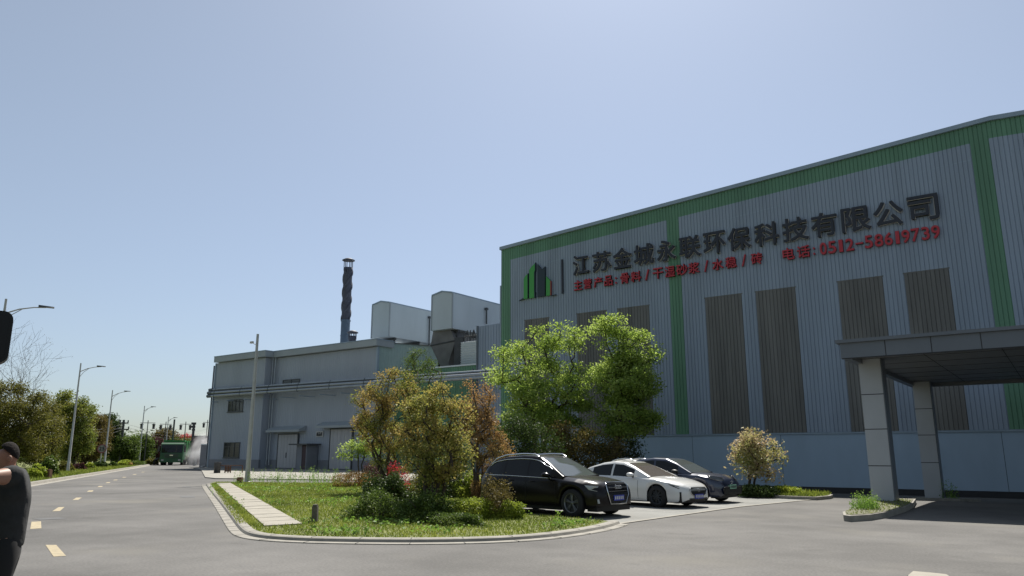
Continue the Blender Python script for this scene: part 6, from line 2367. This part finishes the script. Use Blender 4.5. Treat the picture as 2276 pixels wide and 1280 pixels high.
# local: x forward (towards picture left), y to his left (towards the camera is +y when he faces left)
HS = 1.79
J = {
    'pelvis': ((-0.01, 0, 0.95), (0.15, 0.12)), 'waist': ((0.0, 0, 1.10), (0.155, 0.125)), 'chest': ((-0.02, 0, 1.30), (0.165, 0.13)), 'upper': ((-0.02, 0, 1.46), (0.115, 0.10)),
    'neck': ((0.02, 0, 1.525), 0.062), 'jaw': ((0.06, 0, 1.575), (0.07, 0.08)), 'head': ((0.05, 0, 1.66), (0.078, 0.096)), 'crown': ((0.04, 0, 1.725), (0.066, 0.078)),
    'sh_n': ((-0.02, 0.17, 1.50), 0.08), 'el_n': ((0.14, 0.36, 1.49), 0.06), 'wr_n': ((0.26, 0.34, 1.69), 0.038), 'palm_n': ((0.31, 0.32, 1.76), (0.022, 0.042)),
    'sh_f': ((-0.02, -0.17, 1.48), 0.078), 'el_f': ((0.22, -0.24, 1.32), 0.05), 'wr_f': ((0.40, -0.14, 1.50), 0.034), 'palm_f': ((0.44, -0.10, 1.57), (0.022, 0.042)),
    'hip_n': ((-0.01, 0.10, 0.88), 0.11), 'kn_n': ((0.01, 0.11, 0.49), 0.068), 'an_n': ((-0.03, 0.11, 0.09), 0.043), 'toe_n': ((0.15, 0.12, 0.045), (0.045, 0.035)),
    'hip_f': ((-0.01, -0.10, 0.88), 0.11), 'kn_f': ((0.04, -0.11, 0.49), 0.068), 'an_f': ((0.02, -0.11, 0.09), 0.043), 'toe_f': ((0.2, -0.12, 0.045), (0.045, 0.035)),
}
Bn = [('pelvis', 'waist'), ('waist', 'chest'), ('chest', 'upper'), ('upper', 'neck'), ('neck', 'jaw'), ('jaw', 'head'), ('head', 'crown'),
      ('upper', 'sh_n'), ('sh_n', 'el_n'), ('el_n', 'wr_n'), ('wr_n', 'palm_n'), ('upper', 'sh_f'), ('sh_f', 'el_f'), ('el_f', 'wr_f'), ('wr_f', 'palm_f'),
      ('pelvis', 'hip_n'), ('hip_n', 'kn_n'), ('kn_n', 'an_n'), ('an_n', 'toe_n'), ('pelvis', 'hip_f'), ('hip_f', 'kn_f'), ('kn_f', 'an_f'), ('an_f', 'toe_f')]
JB = dict(J)
for sd_, (w_, p_) in {'n': (J['wr_n'][0], J['palm_n'][0]), 'f': (J['wr_f'][0], J['palm_f'][0])}.items():
    dirv = (Vector(p_) - Vector(w_)).normalized()
    side_ = dirv.cross(Vector((0, 1, 0))).normalized()
    inw = Vector((0, -1 if sd_ == 'n' else 1, 0))
    for i, ln in enumerate((0.075, 0.085, 0.08, 0.062)):
        o_ = Vector(p_) + side_ * (0.03 - 0.02 * i) + dirv * 0.03
        a_ = o_ + dirv * ln * 0.5 + inw * 0.012
        b_ = a_ + dirv * ln * 0.3 + inw * 0.035
        JB[f'f{i}a_{sd_}'] = (tuple(o_), 0.010)
        JB[f'f{i}b_{sd_}'] = (tuple(a_), 0.009)
        JB[f'f{i}c_{sd_}'] = (tuple(b_), 0.008)
        Bn += [(f'palm_{sd_}', f'f{i}a_{sd_}'), (f'f{i}a_{sd_}', f'f{i}b_{sd_}'), (f'f{i}b_{sd_}', f'f{i}c_{sd_}')]
    o_ = Vector(w_).lerp(Vector(p_), 0.5) + side_ * 0.03
    a_ = o_ + side_ * 0.03 + dirv * 0.03 + inw * 0.015
    b_ = a_ + dirv * 0.032 + inw * 0.02
    JB[f'ta_{sd_}'] = (tuple(o_), 0.013)
    JB[f'tb_{sd_}'] = (tuple(a_), 0.011)
    JB[f'tc_{sd_}'] = (tuple(b_), 0.009)
    Bn += [(f'wr_{sd_}', f'ta_{sd_}'), (f'ta_{sd_}', f'tb_{sd_}'), (f'tb_{sd_}', f'tc_{sd_}')]
body = skin_mesh('body', JB, Bn, M['skin'], man)
# face: nose, brow, lips, ears joined to the body mesh
bm = bmesh.new()
bm.from_mesh(body.data)
def blob(c, r, rot=None):
    c = (c[0] + 0.032, c[1], c[2] + 0.005)
    mtx = Matrix.Translation(c) @ (rot or Matrix()) @ Matrix.Diagonal((*r, 1))
    bmesh.ops.create_icosphere(bm, subdivisions=2, radius=1, matrix=mtx)
blob((0.106, 0, 1.628), (0.018, 0.013, 0.022))
blob((0.098, 0, 1.655), (0.02, 0.05, 0.012))
blob((0.092, 0, 1.582), (0.014, 0.022, 0.009))
blob((0.085, 0, 1.54), (0.03, 0.03, 0.022))
for s in (-1, 1):
    blob((-0.012, s * 0.092, 1.632), (0.019, 0.011, 0.03))
    blob((0.09, s * 0.033, 1.637), (0.012, 0.016, 0.008))
bm.to_mesh(body.data)
bm.free()
body.data.polygons.foreach_set('use_smooth', [True] * len(body.data.polygons))
for s in (-1, 1):
    mb = MB()
    mb.lathe([(0, 0.104), (0.007, 0.102), (0.008, 0.096), (0, 0.09)], (0.032, s * 0.033, 1.642), 8, axis='x')
    mb.build('eye', M['black'], man)
bm = bmesh.new()
bmesh.ops.create_uvsphere(bm, u_segments=20, v_segments=12, radius=1, matrix=Matrix.Translation((0.047, 0, 1.672)) @ Matrix.Diagonal((0.084, 0.084, 0.108, 1)))
bmesh.ops.bisect_plane(bm, geom=bm.verts[:] + bm.edges[:] + bm.faces[:], plane_co=(0.087, 0, 1.735), plane_no=(0.66, 0, -0.75), clear_outer=True)
me = bpy.data.meshes.new('hair')
bm.to_mesh(me)
bm.free()
me.materials.append(M['hair'])
me.polygons.foreach_set('use_smooth', [True] * len(me.polygons))
link('hair', me, man)
def grow(k, e, **ov):
    p, r = J[k]
    r = (r, r) if not hasattr(r, '__len__') else r
    return (ov.get('p', p), (r[0] + e, r[1] + e))
mid = lambda a, c, f: tuple(Vector(J[a][0]).lerp(Vector(J[c][0]), f))
JS = {'waist': grow('waist', 0.035), 'hem': ((-0.012, 0, 0.90), (0.168, 0.155)), 'chest': grow('chest', 0.035), 'upper': grow('upper', 0.03), 'collar': ((0.0, 0, 1.50), 0.076),
      'sh_n': grow('sh_n', 0.018), 'sl_n': (mid('sh_n', 'el_n', 0.42), 0.080), 'sh_f': grow('sh_f', 0.018), 'sl_f': (mid('sh_f', 'el_f', 0.6), 0.082)}
skin_mesh('shirt', JS, [('waist', 'hem'), ('waist', 'chest'), ('chest', 'upper'), ('upper', 'collar'), ('upper', 'sh_n'), ('sh_n', 'sl_n'), ('upper', 'sh_f'), ('sh_f', 'sl_f')], M['shirt'], man)
JT = {'pelvis': ((-0.01, 0, 0.96), (0.135, 0.115)), 'waist2': ((0, 0, 1.10), (0.12, 0.11)), 'hip_n': grow('hip_n', 0.035), 'kn_n': grow('kn_n', 0.03), 'an_n': ((-0.03, 0.11, 0.07), 0.075), 'hip_f': grow('hip_f', 0.035), 'kn_f': grow('kn_f', 0.03), 'an_f': ((0.02, -0.11, 0.07), 0.075)}
skin_mesh('trousers', JT, [('pelvis', 'waist2'), ('pelvis', 'hip_n'), ('hip_n', 'kn_n'), ('kn_n', 'an_n'), ('pelvis', 'hip_f'), ('hip_f', 'kn_f'), ('kn_f', 'an_f')], M['trouser'], man)
for s, (x, y) in ((1, (-0.03, 0.115)), (-1, (0.02, -0.115))):
    bm = bmesh.new()
    bmesh.ops.create_uvsphere(bm, u_segments=14, v_segments=8, radius=1, matrix=Matrix.Translation((x + 0.08, y, 0.045)) @ Matrix.Diagonal((0.15, 0.055, 0.06, 1)))
    bmesh.ops.bisect_plane(bm, geom=bm.verts[:] + bm.edges[:] + bm.faces[:], plane_co=(0, 0, 0.003), plane_no=(0, 0, -1), clear_outer=True)
    me = bpy.data.meshes.new('shoe')
    bm.to_mesh(me)
    bm.free()
    me.materials.append(M['black'])
    link('shoe', me, man)

# ------------------------------------------------------------------ lorry whose mirror reaches into the picture
dM = 6.2
mc = PD(3, 751, dM)
rt = PD(80, 750, dM) - PD(0, 750, dM)
rt.z = 0
rt.normalize()
lz = math.atan2(rt.y, rt.x)
hh = (797 - 705) / CAM_F * dM * 1.04
lo_ = thing('parked_lorry', 'lorry just outside the left edge, only its black mirror in the picture', 'lorry', (mc.x, mc.y, 0), lz)
# local x to picture right, y away from the camera
def rbox(mb, x0, x1, y0, y1, z0, z1, ch=0.05, mi=0):
    pts = []
    for cx_, cz_, a0 in ((x1 - ch, z0 + ch, -90), (x1 - ch, z1 - ch, 0), (x0 + ch, z1 - ch, 90), (x0 + ch, z0 + ch, 180)):
        for da in (0, 22, 45, 68, 90):
            a = math.radians(a0 + da)
            pts.append((cx_ + ch * math.cos(a), cz_ + ch * math.sin(a)))
    mb.prism([(x, y0, z) for x, z in pts], (0, y1 - y0, 0), mi)
zc = mc.z
mb = MB()
rbox(mb, -0.17, 0.055, -0.07, 0.09, zc - hh / 2, zc + hh / 2, 0.06)
o = mb.build('mirror', M['black'], lo_)
g_ = MB()
rbox(g_, -0.145, 0.03, -0.075, -0.071, zc - hh / 2 + 0.03, zc + hh / 2 - 0.03, 0.03)
g_.build('mirror_glass', M['black'], o)
z2_ = PD(4, 830, dM).z
mb = MB()
rbox(mb, -0.17, 0.0, -0.06, 0.08, z2_ - 0.09, z2_ + 0.09, 0.03)
o = mb.build('mirror', M['black'], lo_)
mb = MB()
mb.tube([(-0.16, 0.02, zc), (-0.32, 0.0, zc + 0.05), (-0.36, 0, zc), (-0.36, 0, z2_ - 0.05), (-0.16, 0.02, z2_)], 0.022, 7)
mb.tube([(-0.36, 0, zc - 0.1), (-0.75, 0.05, zc - 0.1)], 0.03, 7)
mb.build('mirror_arm', M['dark'], lo_)
mb = MB()
mb.prism([(-0.7, -1.9, 0.6), (-0.7, 0.35, 0.6), (-0.7, 0.45, 1.5), (-0.7, 0.25, 3.0), (-0.7, -1.9, 3.1)], (-2.4, 0, 0))
mb.build('cab', M['tgreen'], lo_)
mb = MB()
mb.prism([(-0.695, -1.0, 1.75), (-0.695, 0.2, 1.75), (-0.695, 0.12, 2.7), (-0.695, -1.0, 2.7)], (-0.02, 0, 0))
mb.build('side_window', M['cglass'], lo_)
for x in (-0.85, -2.95):
    mb = MB()
    mb.lathe([(0.26, -0.16), (0.5, -0.16), (0.53, -0.08), (0.53, 0.08), (0.5, 0.16), (0.26, 0.16)], (0, 0, 0), 20, axis='x')
    mb.lathe([(0, 0), (0.26, 0)], (0, 0, 0), 20, axis='x')
    o = mb.build('wheel', M['tyre'], lo_)
    o.location = (x - 0.1, -0.7, 0.53)
